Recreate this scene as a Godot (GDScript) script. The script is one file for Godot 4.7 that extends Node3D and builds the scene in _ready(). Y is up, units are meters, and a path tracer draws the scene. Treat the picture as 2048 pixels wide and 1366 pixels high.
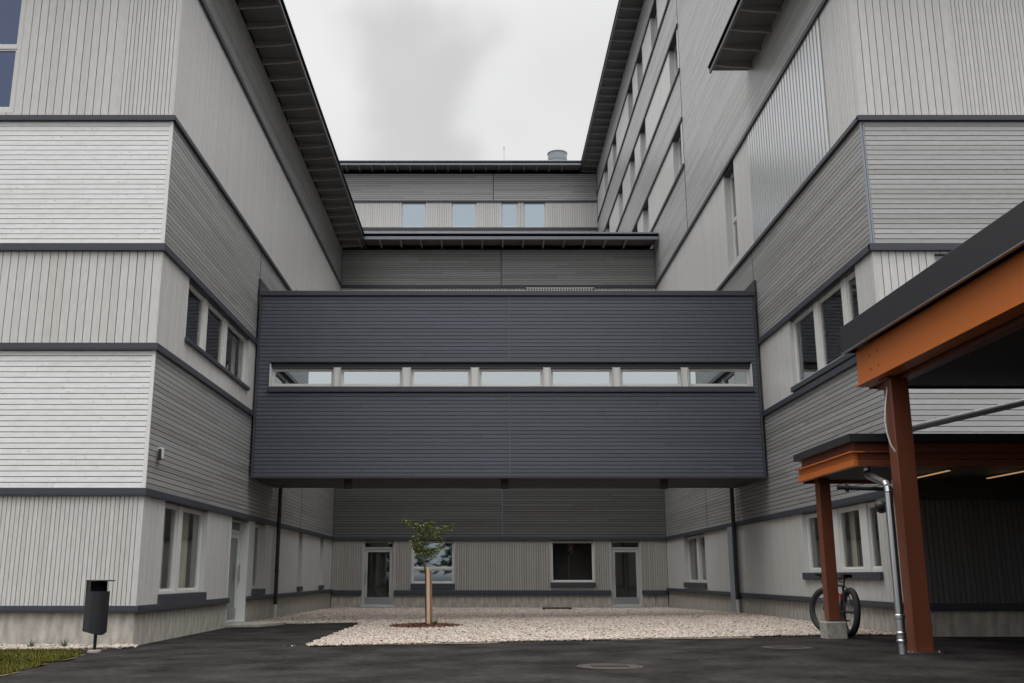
extends Node3D
# Courtyard between timber-clad buildings joined by a dark link bridge. Metres, y up, camera looks towards -z.

const XL := -5.33      # face of the wall on one side of the courtyard
const XR := 6.46       # face of the wall on the other side
const ZF := -15.85     # front faces of both wings
const ZB := -36.0      # back wall of the courtyard
const ZFAR := -53.5    # wall of the tall block behind
const BOARD_GAP := 0.012
var rng := RandomNumberGenerator.new()
var mats := {}
var used := {}
var grain: ImageTexture
var cam: Camera3D
var box_cache := {}

# ---------------------------------------------------------------- naming and tagging
func numbered(called: String, parent: Node) -> String:
	var key := str(parent.get_instance_id()) + "/" + called
	var n: int = used.get(key, 0)
	used[key] = n + 1
	return called if n == 0 else "%s_%03d" % [called, n]

func tag(o: Node, label: String, category: String, group := "", kind := "") -> Node:
	o.set_meta("label", label)
	if category != "": o.set_meta("category", category)
	if group != "": o.set_meta("group", group)
	if kind != "": o.set_meta("kind", kind)
	return o

func thing(called: String, label: String, category: String, at := Vector3.ZERO, group := "") -> Node3D:
	var o := Node3D.new()
	o.name = numbered(called, self)
	add_child(o, true)
	o.position = at
	tag(o, label, category, group)
	return o

func put(called: String, mesh: Mesh, m: Material, parent: Node, at := Vector3.ZERO) -> MeshInstance3D:
	var o := MeshInstance3D.new()
	o.name = numbered(called, parent)
	o.mesh = mesh
	if m: o.material_override = m
	o.position = at
	parent.add_child(o, true)
	return o

# ---------------------------------------------------------------- mesh building
class Soup:
	var v := PackedVector3Array()
	var n := PackedVector3Array()
	var c := PackedColorArray()
	var tint := Color(1, 1, 1)
	func tri(a: Vector3, b: Vector3, d: Vector3, na = null, nb = null, nd = null) -> void:
		var f := (d - a).cross(b - a)
		if f.length_squared() < 1e-16: return
		f = f.normalized()
		v.append_array([a, b, d])
		n.append_array([na if na != null else f, nb if nb != null else f, nd if nd != null else f])
		c.append_array([tint, tint, tint])
	func quad(a: Vector3, b: Vector3, d: Vector3, e: Vector3) -> void:
		tri(a, b, d)
		tri(a, d, e)
	func box(lo: Vector3, hi: Vector3) -> void:
		var p := [lo, Vector3(hi.x, lo.y, lo.z), Vector3(hi.x, hi.y, lo.z), Vector3(lo.x, hi.y, lo.z), Vector3(lo.x, lo.y, hi.z), Vector3(hi.x, lo.y, hi.z), hi, Vector3(lo.x, hi.y, hi.z)]
		for q in [[4, 7, 6, 5], [0, 1, 2, 3], [0, 3, 7, 4], [1, 5, 6, 2], [3, 2, 6, 7], [0, 4, 5, 1]]:
			quad(p[q[0]], p[q[1]], p[q[2]], p[q[3]])
	# a box with its twelve edges chamfered by k
	func chamfer_box(lo: Vector3, hi: Vector3, k: float) -> void:
		var ce := (lo + hi) * 0.5
		var h := (hi - lo) * 0.5
		k = minf(k, minf(h.x, minf(h.y, h.z)) * 0.6)
		for ax in 3:
			for s in [-1.0, 1.0]:
				var b := (ax + 1) % 3
				var d := (ax + 2) % 3
				var q := []
				for t in [[-1, -1], [1, -1], [1, 1], [-1, 1]]:
					var p := Vector3.ZERO
					p[ax] = s * h[ax]; p[b] = t[0] * (h[b] - k); p[d] = t[1] * (h[d] - k)
					q.append(ce + p)
				if s > 0: quad(q[0], q[3], q[2], q[1])
				else: quad(q[0], q[1], q[2], q[3])
				for s2 in [-1.0, 1.0]:   # the chamfer between face ax and face b
					var e := []
					for t in [[0, -1], [1, -1], [1, 1], [0, 1]]:
						var p := Vector3.ZERO
						p[ax] = s * (h[ax] - (k if t[0] == 1 else 0.0)); p[b] = s2 * (h[b] - (0.0 if t[0] == 1 else k)); p[d] = t[1] * (h[d] - k)
						e.append(ce + p)
					if s * s2 > 0: quad(e[0], e[3], e[2], e[1])
					else: quad(e[0], e[1], e[2], e[3])
		for sx in [-1.0, 1.0]:
			for sy in [-1.0, 1.0]:
				for sz in [-1.0, 1.0]:
					var a := ce + Vector3(sx * h.x, sy * (h.y - k), sz * (h.z - k))
					var b := ce + Vector3(sx * (h.x - k), sy * h.y, sz * (h.z - k))
					var d := ce + Vector3(sx * (h.x - k), sy * (h.y - k), sz * h.z)
					if sx * sy * sz > 0: tri(a, d, b)
					else: tri(a, b, d)
	func tube(a: Vector3, b: Vector3, ra: float, rb: float, sides := 10, caps := true) -> void:
		var ax := (b - a).normalized()
		var s := ax.cross(Vector3.UP if absf(ax.y) < 0.9 else Vector3.RIGHT).normalized()
		var t := ax.cross(s)
		for i in sides:
			var a0 := TAU * i / sides
			var a1 := TAU * (i + 1) / sides
			var d0 := s * cos(a0) + t * sin(a0)
			var d1 := s * cos(a1) + t * sin(a1)
			tri(a + d0 * ra, b + d0 * rb, b + d1 * rb, d0, d0, d1)
			tri(a + d0 * ra, b + d1 * rb, a + d1 * ra, d0, d1, d1)
			if caps:
				tri(a, a + d0 * ra, a + d1 * ra)
				tri(b, b + d1 * rb, b + d0 * rb)
	func path(pts: Array, r: float, sides := 8) -> void:
		for i in pts.size() - 1:
			tube(pts[i], pts[i + 1], r, r, sides, true)
	func ring(ce: Vector3, axle: Vector3, big: float, small: float, n1 := 40, n2 := 10) -> void:
		var s := axle.cross(Vector3.UP).normalized()
		var t := s.cross(axle).normalized()
		for i in n1:
			for j in n2:
				var q := []
				var nn := []
				for w in [[i, j], [i + 1, j], [i + 1, j + 1], [i, j + 1]]:
					var a: float = TAU * w[0] / n1
					var b: float = TAU * w[1] / n2
					var o := s * cos(a) + t * sin(a)
					var d := o * cos(b) + axle * sin(b)
					q.append(ce + o * big + d * small)
					nn.append(d)
				tri(q[0], q[1], q[2], nn[0], nn[1], nn[2])
				tri(q[0], q[2], q[3], nn[0], nn[2], nn[3])
	# a profile in x and y (counter-clockwise seen from +z), drawn out along z
	func prism(pts: Array, z0: float, z1: float) -> void:
		var k := pts.size()
		for i in k:
			var a: Vector2 = pts[i]
			var b: Vector2 = pts[(i + 1) % k]
			quad(Vector3(a.x, a.y, z1), Vector3(a.x, a.y, z0), Vector3(b.x, b.y, z0), Vector3(b.x, b.y, z1))
		var cut := Geometry2D.triangulate_polygon(PackedVector2Array(pts))
		for i in range(0, cut.size(), 3):
			var a: Vector2 = pts[cut[i]]
			var b: Vector2 = pts[cut[i + 1]]
			var d: Vector2 = pts[cut[i + 2]]
			tri(Vector3(a.x, a.y, z1), Vector3(b.x, b.y, z1), Vector3(d.x, d.y, z1))
			tri(Vector3(a.x, a.y, z0), Vector3(d.x, d.y, z0), Vector3(b.x, b.y, z0))
	func lathe(ce: Vector3, prof: Array, sides := 24) -> void:   # prof: [radius, height] upwards
		for i in prof.size() - 1:
			for j in sides:
				var a0 := TAU * j / sides
				var a1 := TAU * (j + 1) / sides
				var d0 := Vector3(cos(a0), 0, sin(a0))
				var d1 := Vector3(cos(a1), 0, sin(a1))
				var p: Array = prof[i]
				var q: Array = prof[i + 1]
				quad(ce + d0 * p[0] + Vector3(0, p[1], 0), ce + d1 * p[0] + Vector3(0, p[1], 0), ce + d1 * q[0] + Vector3(0, q[1], 0), ce + d0 * q[0] + Vector3(0, q[1], 0))
	func mesh(colors := false) -> ArrayMesh:
		var a := []
		a.resize(Mesh.ARRAY_MAX)
		a[Mesh.ARRAY_VERTEX] = v
		a[Mesh.ARRAY_NORMAL] = n
		if colors: a[Mesh.ARRAY_COLOR] = c
		var m := ArrayMesh.new()
		if v.size() > 0: m.add_surface_from_arrays(Mesh.PRIMITIVE_TRIANGLES, a)
		return m

func box_part(called: String, lo: Vector3, hi: Vector3, m: Material, parent: Node, k := 0.0) -> MeshInstance3D:
	var s := Soup.new()
	if k > 0.0: s.chamfer_box(lo, hi, k)
	else: s.box(lo, hi)
	return put(called, s.mesh(), m, parent)

func sized_box(size: Vector3) -> ArrayMesh:     # shared by alike boards
	var key := size.snapped(Vector3(0.001, 0.001, 0.001))
	if not box_cache.has(key):
		var s := Soup.new()
		s.box(-size / 2, size / 2)
		box_cache[key] = s.mesh()
	return box_cache[key]

# ---------------------------------------------------------------- walls: u runs along the wall, y up, d outwards
func wall_at(o: Vector3, u: Vector3, n: Vector3) -> Dictionary:
	return {"o": o, "u": u, "n": n}

func span(w: Dictionary, u0: float, u1: float, y0: float, y1: float, d0: float, d1: float) -> AABB:
	var a: Vector3 = w.o + w.u * u0 + Vector3(0, y0, 0) + w.n * d0
	var b: Vector3 = w.o + w.u * u1 + Vector3(0, y1, 0) + w.n * d1
	return AABB(a, b - a).abs()

func add_span(s: Soup, w: Dictionary, u0: float, u1: float, y0: float, y1: float, d0: float, d1: float, k := 0.0) -> void:
	var a := span(w, u0, u1, y0, y1, d0, d1)
	if k > 0.0: s.chamfer_box(a.position, a.end, k)
	else: s.box(a.position, a.end)

func span_part(called: String, w: Dictionary, u0: float, u1: float, y0: float, y1: float, d0: float, d1: float, m: Material, parent: Node, k := 0.0) -> MeshInstance3D:
	var a := span(w, u0, u1, y0, y1, d0, d1)
	return box_part(called, a.position, a.end, m, parent, k)

# the sheet behind the boards, with real openings
func backing(root: Node, w: Dictionary, u0: float, u1: float, y0: float, y1: float, holes: Array) -> void:
	var us := [u0, u1]
	var ys := [y0, y1]
	for h in holes:
		us.append_array([clampf(h[0], u0, u1), clampf(h[1], u0, u1)])
		ys.append_array([clampf(h[2], y0, y1), clampf(h[3], y0, y1)])
	us.sort()
	ys.sort()
	var s := Soup.new()
	for j in ys.size() - 1:
		if ys[j + 1] - ys[j] < 1e-4: continue
		var start = null
		for i in us.size():
			var free := false
			if i < us.size() - 1 and us[i + 1] - us[i] > 1e-5:
				var cu: float = (us[i] + us[i + 1]) / 2
				var cy: float = (ys[j] + ys[j + 1]) / 2
				free = true
				for h in holes:
					if cu > h[0] and cu < h[1] and cy > h[2] and cy < h[3]: free = false
			elif i < us.size() - 1:
				continue
			if free and start == null: start = us[i]
			if not free and start != null:
				add_span(s, w, start, us[i], ys[j], ys[j + 1], -0.2, -0.034)
				start = null
	put("wall", s.mesh(), mats.backing, root)

func clad_h(out: Array, w: Dictionary, u0: float, u1: float, y0: float, y1: float, holes: Array, pitch: float, fam: String, seg := 4.2, gap := BOARD_GAP) -> void:
	var rows := int(round((y1 - y0) / pitch))
	var p := (y1 - y0) / rows
	for r in rows:
		var a := y0 + p * r + gap * 0.5
		var b := y0 + p * (r + 1) - gap * 0.5
		var parts := [[u0, u1]]
		for h in holes:
			if b > h[2] + 0.02 and a < h[3] - 0.02:
				var nxt := []
				for q in parts:
					if h[1] <= q[0] or h[0] >= q[1]: nxt.append(q)
					else:
						if h[0] > q[0] + 0.02: nxt.append([q[0], h[0]])
						if h[1] < q[1] - 0.02: nxt.append([h[1], q[1]])
				parts = nxt
		for q in parts:
			var x: float = q[0]
			while x < q[1] - 0.001:
				var l := seg * rng.randf_range(0.45, 1.2)
				var e: float = minf(x + l, q[1])
				if q[1] - e < 0.6: e = q[1]
				out.append([span(w, x, e - (0.005 if e < q[1] else 0.0), a, b, -0.022 - rng.randf() * 0.001, -rng.randf() * 0.0025), fam])
				x = e

func clad_v(out: Array, w: Dictionary, u0: float, u1: float, y0: float, y1: float, holes: Array, pitch: float, fam: String) -> void:
	var cuts := [u0, u1]
	for h in holes:
		if h[3] > y0 and h[2] < y1:
			for e in [h[0], h[1]]:
				if e > u0 and e < u1: cuts.append(e)
	cuts.sort()
	for i in cuts.size() - 1:
		var len_: float = cuts[i + 1] - cuts[i]
		if len_ < 0.01: continue
		var nb := maxi(1, int(round(len_ / pitch)))
		var p := len_ / nb
		var ranges := [[y0, y1]]
		var mid: float = (cuts[i] + cuts[i + 1]) / 2
		for h in holes:
			if mid > h[0] and mid < h[1]:
				var nxt := []
				for q in ranges:
					if h[3] <= q[0] or h[2] >= q[1]: nxt.append(q)
					else:
						if h[2] > q[0] + 0.02: nxt.append([q[0], h[2]])
						if h[3] < q[1] - 0.02: nxt.append([h[3], q[1]])
				ranges = nxt
		var g := minf(BOARD_GAP, p * 0.14)
		for k in nb:
			for q in ranges:
				var a: float = cuts[i] + p * k
				out.append([span(w, a + (g * 0.5 if k > 0 else 0.0), a + p - (g * 0.5 if k < nb - 1 else 0.0), q[0], q[1], -0.022 - rng.randf() * 0.001, -rng.randf() * 0.0025), fam])

# the 300 boards that show largest become parts, the rest one joined part per tone
func commit_boards(root: Node, boards: Array, most := 300) -> void:
	var rated := []
	var rest := {}
	for b in boards:
		var box: AABB = b[0]
		var ce := box.get_center()
		var dist := (ce - cam.position).length()
		var seen := on_screen(ce) or on_screen(box.position) or on_screen(box.end)
		var dims := [box.size.x, box.size.y, box.size.z]
		dims.sort()
		rated.append([dims[1] / dist * (1.0 if seen else 0.05), box, "%s%d" % [b[1], rng.randi() % 4]])
	rated.sort_custom(func(p, q): return p[0] > q[0])
	for i in rated.size():
		var box: AABB = rated[i][1]
		var key: String = rated[i][2]
		if i < most:
			put("board", sized_box(box.size), mats[key], root, box.get_center())
		else:
			if not rest.has(key): rest[key] = Soup.new()
			rest[key].box(box.position, box.end)
	for key in rest:
		put("cladding_boards", rest[key].mesh(), mats[key], root).set_meta("kind", "stuff")

func on_screen(p: Vector3) -> bool:
	var q := cam.global_transform.affine_inverse() * p
	if q.z > -0.1: return false
	var x := 967.0 + 2000.0 * q.x / -q.z
	var y := 683.0 - 2000.0 * q.y / -q.z
	return x > 0 and x < 2048 and y > 0 and y < 1366

# a window: a frame with posts, a pane in each bay, a lining, a sill
func window(root: Node, w: Dictionary, u0: float, u1: float, y0: float, y1: float, o := {}) -> void:
	var r: float = o.get("recess", 0.13)
	var fw: float = o.get("frame", 0.055)
	var posts: Array = o.get("posts", [])
	var rails: Array = o.get("rails", [])
	var fm: Material = o.get("mat", mats.frame)
	var s := Soup.new()
	var fd := 0.035
	for a in [[u0, u0 + fw, y0, y1], [u1 - fw, u1, y0, y1], [u0 + fw, u1 - fw, y0, y0 + fw], [u0 + fw, u1 - fw, y1 - fw, y1]]:
		add_span(s, w, a[0], a[1], a[2], a[3], -r - fd, -r + fd, 0.004)
	var node := put("window", s.mesh(), fm, root)
	var bays := []
	var x := u0 + fw
	for p in posts:
		bays.append([x, p[0]])
		span_part("mullion", w, p[0], p[1], y0 + 0.002, y1 - 0.002, -r - fd - 0.003, o.get("post_d", -r + fd + 0.03), fm, node, 0.004)
		x = p[1]
	bays.append([x, u1 - fw])
	for b in bays:
		var y := y0 + fw
		var stops := []
		for t in rails: stops.append([t - 0.035, t + 0.035])
		for t in stops:
			pane(node, w, b[0], b[1], y, t[0], r, o)
			span_part("rail", w, b[0] + 0.001, b[1] - 0.001, t[0], t[1], -r - fd + 0.002, -r + fd - 0.002, fm, node, 0.004)
			y = t[1]
		pane(node, w, b[0], b[1], y, y1 - fw, r, o)
	# lining of the opening
	var t := 0.018
	var jm: Material = o.get("jamb", mats.jamb)
	for e in [[u0 - 0.001, u0 + t], [u1 - t, u1 + 0.001]]:
		span_part("jamb", w, e[0], e[1], y0, y1, -r + fd + 0.001, 0.004, jm, node)
	span_part("head", w, u0 + t, u1 - t, y1 - t, y1, -r + fd + 0.001, -0.002, mats.trim, node)
	if o.get("sill", true):
		var sh: float = o.get("sill_h", 0.06)
		span_part("sill", w, u0 - 0.02, u1 + 0.02, y0 - sh, y0 + 0.006, -r + fd + 0.002, 0.06, mats.trim, node, 0.006)
	for cu in o.get("curtains", []):
		curtain(node, w, cu[0], cu[1], y0 + 0.03, y1 - 0.02, -r - 0.2, mats.curtain)
	if o.get("blind", []):
		var b: Array = o.blind
		span_part("blind", w, u0 + 0.06, u1 - 0.06, b[0], b[1], -r - 0.14, -r - 0.12, mats.curtain, node)

func pane(node: Node, w: Dictionary, u0: float, u1: float, y0: float, y1: float, r: float, o: Dictionary) -> void:
	# the sash inside the frame, then the glass
	var s := Soup.new()
	var k := 0.03
	for a in [[u0, u0 + k, y0, y1], [u1 - k, u1, y0, y1], [u0 + k, u1 - k, y0, y0 + k], [u0 + k, u1 - k, y1 - k, y1]]:
		add_span(s, w, a[0], a[1], a[2], a[3], -r - 0.02, -r + 0.018)
	put("sash", s.mesh(), o.get("mat", mats.frame), node)
	span_part("pane", w, u0 + k, u1 - k, y0 + k, y1 - k, -r - 0.008, -r - 0.002, o.get("glass", mats.glass), node)

func curtain(node: Node, w: Dictionary, u0: float, u1: float, y0: float, y1: float, d: float, m: Material) -> void:
	var s := Soup.new()
	var n := maxi(6, int((u1 - u0) / 0.025))
	for i in n:
		var a := u0 + (u1 - u0) * i / n
		var b := u0 + (u1 - u0) * (i + 1) / n
		var da := d + 0.03 * sin(a * 48.0) + 0.012 * sin(a * 131.0)
		var db := d + 0.03 * sin(b * 48.0) + 0.012 * sin(b * 131.0)
		var p0: Vector3 = w.o + w.u * a + w.n * da
		var p1: Vector3 = w.o + w.u * b + w.n * db
		s.quad(p0 + Vector3(0, y0, 0), p0 + Vector3(0, y1, 0), p1 + Vector3(0, y1, 0), p1 + Vector3(0, y0, 0))
	put("curtain", s.mesh(), m, node)

func trim(root: Node, w: Dictionary, u0: float, u1: float, y0: float, y1: float, d1 := 0.045) -> void:
	# a folded metal band: a face and a thin lip that stands out at its foot
	var s := Soup.new()
	add_span(s, w, u0, u1, y0 + 0.018, y1, -0.03, d1, 0.006)
	add_span(s, w, u0, u1, y0, y0 + 0.016, -0.03, d1 + 0.012)
	put("trim", s.mesh(), mats.trim, root)

func plinth(root: Node, w: Dictionary, u0: float, u1: float, y0: float, y1: float, joints: Array, holes := []) -> void:
	var cuts := [u0]
	cuts.append_array(joints)
	cuts.append(u1)
	for i in cuts.size() - 1:
		var a: float = cuts[i] + 0.006
		var b: float = cuts[i + 1] - 0.006
		var parts := [[a, b]]
		for h in holes:
			var nxt := []
			for q in parts:
				if h[1] <= q[0] or h[0] >= q[1]: nxt.append(q)
				else:
					if h[0] > q[0]: nxt.append([q[0], h[0]])
					if h[1] < q[1]: nxt.append([h[1], q[1]])
			parts = nxt
		for q in parts:
			span_part("plinth_panel", w, q[0], q[1], y0, y1, -0.15, -0.004, mats.concrete, root, 0.008)

# eaves: deck, rafters, fascia. From x_wall out to x_out, along z
func eave_z(root: Node, x_wall: float, x_out: float, z0: float, z1: float, y: float, step := 0.81) -> void:
	var sg := signf(x_out - x_wall)
	box_part("soffit", Vector3(minf(x_wall, x_out), y + 0.115, z0), Vector3(maxf(x_wall, x_out) - 0.0, y + 0.2, z1), mats.soffit, root)
	var k := int(absf(z1 - z0) / step)
	var l := absf(x_out - x_wall) - 0.05
	for i in k + 1:
		var s := Soup.new()
		var pts := []
		for q in [[0.0, 0.115], [0.0, -0.03], [0.25, -0.005], [0.5, 0.0], [0.75, 0.02], [1.0, 0.055], [1.0, 0.115]]:
			pts.append(Vector2(x_wall + sg * q[0] * l, y + q[1]))
		if sg < 0: pts.reverse()
		var zc := z1 - 0.04 - step * i
		s.prism(pts, zc - 0.03, zc + 0.03)
		put("rafter", s.mesh(), mats.rafter, root)
	box_part("fascia", Vector3(minf(x_out, x_out - sg * 0.03), y + 0.03, z0), Vector3(maxf(x_out, x_out - sg * 0.03), y + 0.2, z1), mats.trim_dark, root)
	box_part("drip_edge", Vector3(minf(x_out - sg * 0.031, x_out - sg * 0.045), y + 0.035, z0), Vector3(maxf(x_out - sg * 0.031, x_out - sg * 0.045), y + 0.11, z1), mats.steel_dull, root)
	var g := Soup.new()
	g.tube(Vector3(x_out + sg * 0.02, y + 0.2, z0), Vector3(x_out + sg * 0.02, y + 0.2, z1), 0.02, 0.02, 8)
	put("gutter", g.mesh(), mats.trim_dark, root)

func eave_x(root: Node, z_wall: float, z_out: float, x0: float, x1: float, y: float, step := 0.76) -> void:
	box_part("soffit", Vector3(x0, y + 0.115, z_wall), Vector3(x1, y + 0.2, z_out), mats.soffit, root)
	var l := z_out - z_wall - 0.05
	for i in int((x1 - x0) / step):
		var xc := x0 + 0.3 + step * i
		box_part("rafter", Vector3(xc - 0.025, y - 0.0, z_wall), Vector3(xc + 0.025, y + 0.115, z_wall + l), mats.rafter, root)
	box_part("fascia", Vector3(x0, y + 0.0, z_out - 0.04), Vector3(x1, y + 0.2, z_out), mats.fascia_grey, root)
	box_part("roof_edge", Vector3(x0, y + 0.203, z_out - 0.04), Vector3(x1, y + 0.27, z_out + 0.03), mats.fascia_grey, root, 0.01)

# ---------------------------------------------------------------- the ground's height
func g(x: float, z: float) -> float:
	var t := clampf((36.0 + z) / 12.0, 0.0, 1.0)
	return t * (0.06 + 0.14 * clampf((x + 5.0) / 10.2, 0.0, 1.0))

func sheet(xs: Array, zs: Array, lift: float, rough := 0.0, inside = null) -> ArrayMesh:
	var nz := FastNoiseLite.new()
	nz.seed = 5
	nz.frequency = 0.7
	var s := Soup.new()
	var h := func(x: float, z: float) -> Vector3: return Vector3(x, g(x, z) + lift + rough * nz.get_noise_2d(x, z), z)
	for i in xs.size() - 1:
		for j in zs.size() - 1:
			var cx: float = (xs[i] + xs[i + 1]) / 2
			var cz: float = (zs[j] + zs[j + 1]) / 2
			if inside != null and not (inside as Callable).call(cx, cz): continue
			s.quad(h.call(xs[i], zs[j]), h.call(xs[i], zs[j + 1]), h.call(xs[i + 1], zs[j + 1]), h.call(xs[i + 1], zs[j])) if zs[j + 1] < zs[j] else s.quad(h.call(xs[i], zs[j + 1]), h.call(xs[i], zs[j]), h.call(xs[i + 1], zs[j]), h.call(xs[i + 1], zs[j + 1]))
	return s.mesh()

func steps(a: float, b: float, d: float) -> Array:
	var out := []
	var n := maxi(1, int(ceil(absf(b - a) / d)))
	for i in n + 1: out.append(a + (b - a) * i / n)
	return out

# ---------------------------------------------------------------- materials
func lin(r: float, gr: float, b: float) -> Color:
	return Color(r, gr, b).linear_to_srgb()

func plain(r: float, gr: float, b: float, rough := 0.6, metal := 0.0) -> StandardMaterial3D:
	var m := StandardMaterial3D.new()
	m.albedo_color = lin(r, gr, b)
	m.roughness = rough
	m.metallic = metal
	return m

func textured(m: StandardMaterial3D, t: Texture2D, scale: Vector3, offset := Vector3.ZERO) -> StandardMaterial3D:
	m.albedo_texture = t
	m.uv1_triplanar = true
	m.uv1_world_triplanar = true
	m.uv1_scale = scale
	m.uv1_offset = offset
	return m

func boards_family(fam: String, r: float, gr: float, b: float, rough: float, upright: bool, spread := 0.07) -> void:
	for i in 4:
		var k: float = 1.0 + spread * [-0.9, -0.2, 0.3, 0.8][i]
		var m := plain(r * k, gr * k, b * k * (1.0 + 0.01 * (i - 1.5)), rough)
		var sc := Vector3(2.6, 0.45, 2.6) if upright else Vector3(0.45, 2.6, 0.45)
		mats["%s%d" % [fam, i]] = textured(m, grain, sc, Vector3(0.23 * i, 0.37 * i, 0.41 * i))

func noise_bytes(n: int, sd: int, freq: float, oct := 4) -> PackedByteArray:
	var f := FastNoiseLite.new()
	f.seed = sd
	f.noise_type = FastNoiseLite.TYPE_SIMPLEX_SMOOTH
	f.frequency = freq
	f.fractal_octaves = oct
	var im := f.get_seamless_image(n, n, false, false, 0.15, true)
	im.convert(Image.FORMAT_L8)
	return im.get_data()

func to_texture(n: int, rgb: PackedByteArray) -> ImageTexture:
	var im := Image.create_from_data(n, n, false, Image.FORMAT_RGB8, rgb)
	return ImageTexture.create_from_image(im)

func make_textures() -> void:
	# wood grain: streaks and a few knots; stretched along the boards by the materials
	var n := 512
	var a := noise_bytes(n, 3, 0.012, 3)
	var b := noise_bytes(n, 4, 0.09, 2)
	var knots := []
	for i in 16: knots.append(Vector3(rng.randf() * n, rng.randf() * n, rng.randf_range(0.5, 1.0)))
	var d := PackedByteArray()
	d.resize(n * n * 3)
	for y in n:
		for x in n:
			var i := y * n + x
			var v := 235.0 + (a[i] - 128.0) * 0.065 + (b[i] - 128.0) * 0.045
			d[i * 3] = clampi(int(v), 0, 255)
			d[i * 3 + 1] = clampi(int(v), 0, 255)
			d[i * 3 + 2] = clampi(int(v), 0, 255)
	for q in knots:
		for dy in range(-22, 23):
			for dx in range(-7, 8):
				var e: float = Vector2(dx / 5.0, dy / 17.0).length() / q.z
				if e < 1.3:
					var i := (posmod(int(q.y) + dy, n) * n + posmod(int(q.x) + dx, n)) * 3
					var k := lerpf(0.9, 1.0, smoothstep(0.5, 1.3, e))
					for c in 3: d[i + c] = int(d[i + c] * k)
	grain = to_texture(n, d)
	# asphalt: fine chips on blotches
	n = 1024
	a = noise_bytes(n, 11, 0.006, 4)
	b = noise_bytes(n, 12, 0.05, 3)
	d = PackedByteArray()
	d.resize(n * n * 3)
	for i in n * n:
		var chip := 0.0
		var rr := rng.randf()
		if rr > 0.985: chip = 60.0 * rng.randf()
		elif rr < 0.04: chip = -30.0
		var v := 150.0 + (a[i] - 128.0) * 0.34 + (b[i] - 128.0) * 0.2 + chip + rng.randf_range(-14, 14)
		d[i * 3] = clampi(int(v * 1.01), 0, 255)
		d[i * 3 + 1] = clampi(int(v * 0.985), 0, 255)
		d[i * 3 + 2] = clampi(int(v * 0.98), 0, 255)
	mats.asphalt = textured(plain(0.085, 0.081, 0.081, 0.97), to_texture(n, d), Vector3(0.13, 0.13, 0.13))
	mats.asphalt.metallic_specular = 0.15
	# concrete: cloudy with run marks down the face
	n = 512
	a = noise_bytes(n, 21, 0.012, 4)
	b = noise_bytes(n, 22, 0.12, 2)
	d = PackedByteArray()
	d.resize(n * n * 3)
	for i in n * n:
		var v := 205.0 + (a[i] - 128.0) * 0.24 + (b[i] - 128.0) * 0.08
		d[i * 3] = clampi(int(v * 1.01), 0, 255)
		d[i * 3 + 1] = clampi(int(v), 0, 255)
		d[i * 3 + 2] = clampi(int(v * 0.975), 0, 255)
	mats.concrete = textured(plain(0.66, 0.635, 0.60, 0.9), to_texture(n, d), Vector3(0.9, 0.3, 0.9))
	mats.gravel_bed = textured(plain(0.30, 0.26, 0.23, 0.95), to_texture(n, d), Vector3(3, 3, 3))
	mats.soil = textured(plain(0.15, 0.14, 0.04, 0.95), to_texture(n, d), Vector3(2, 2, 2))

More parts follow.
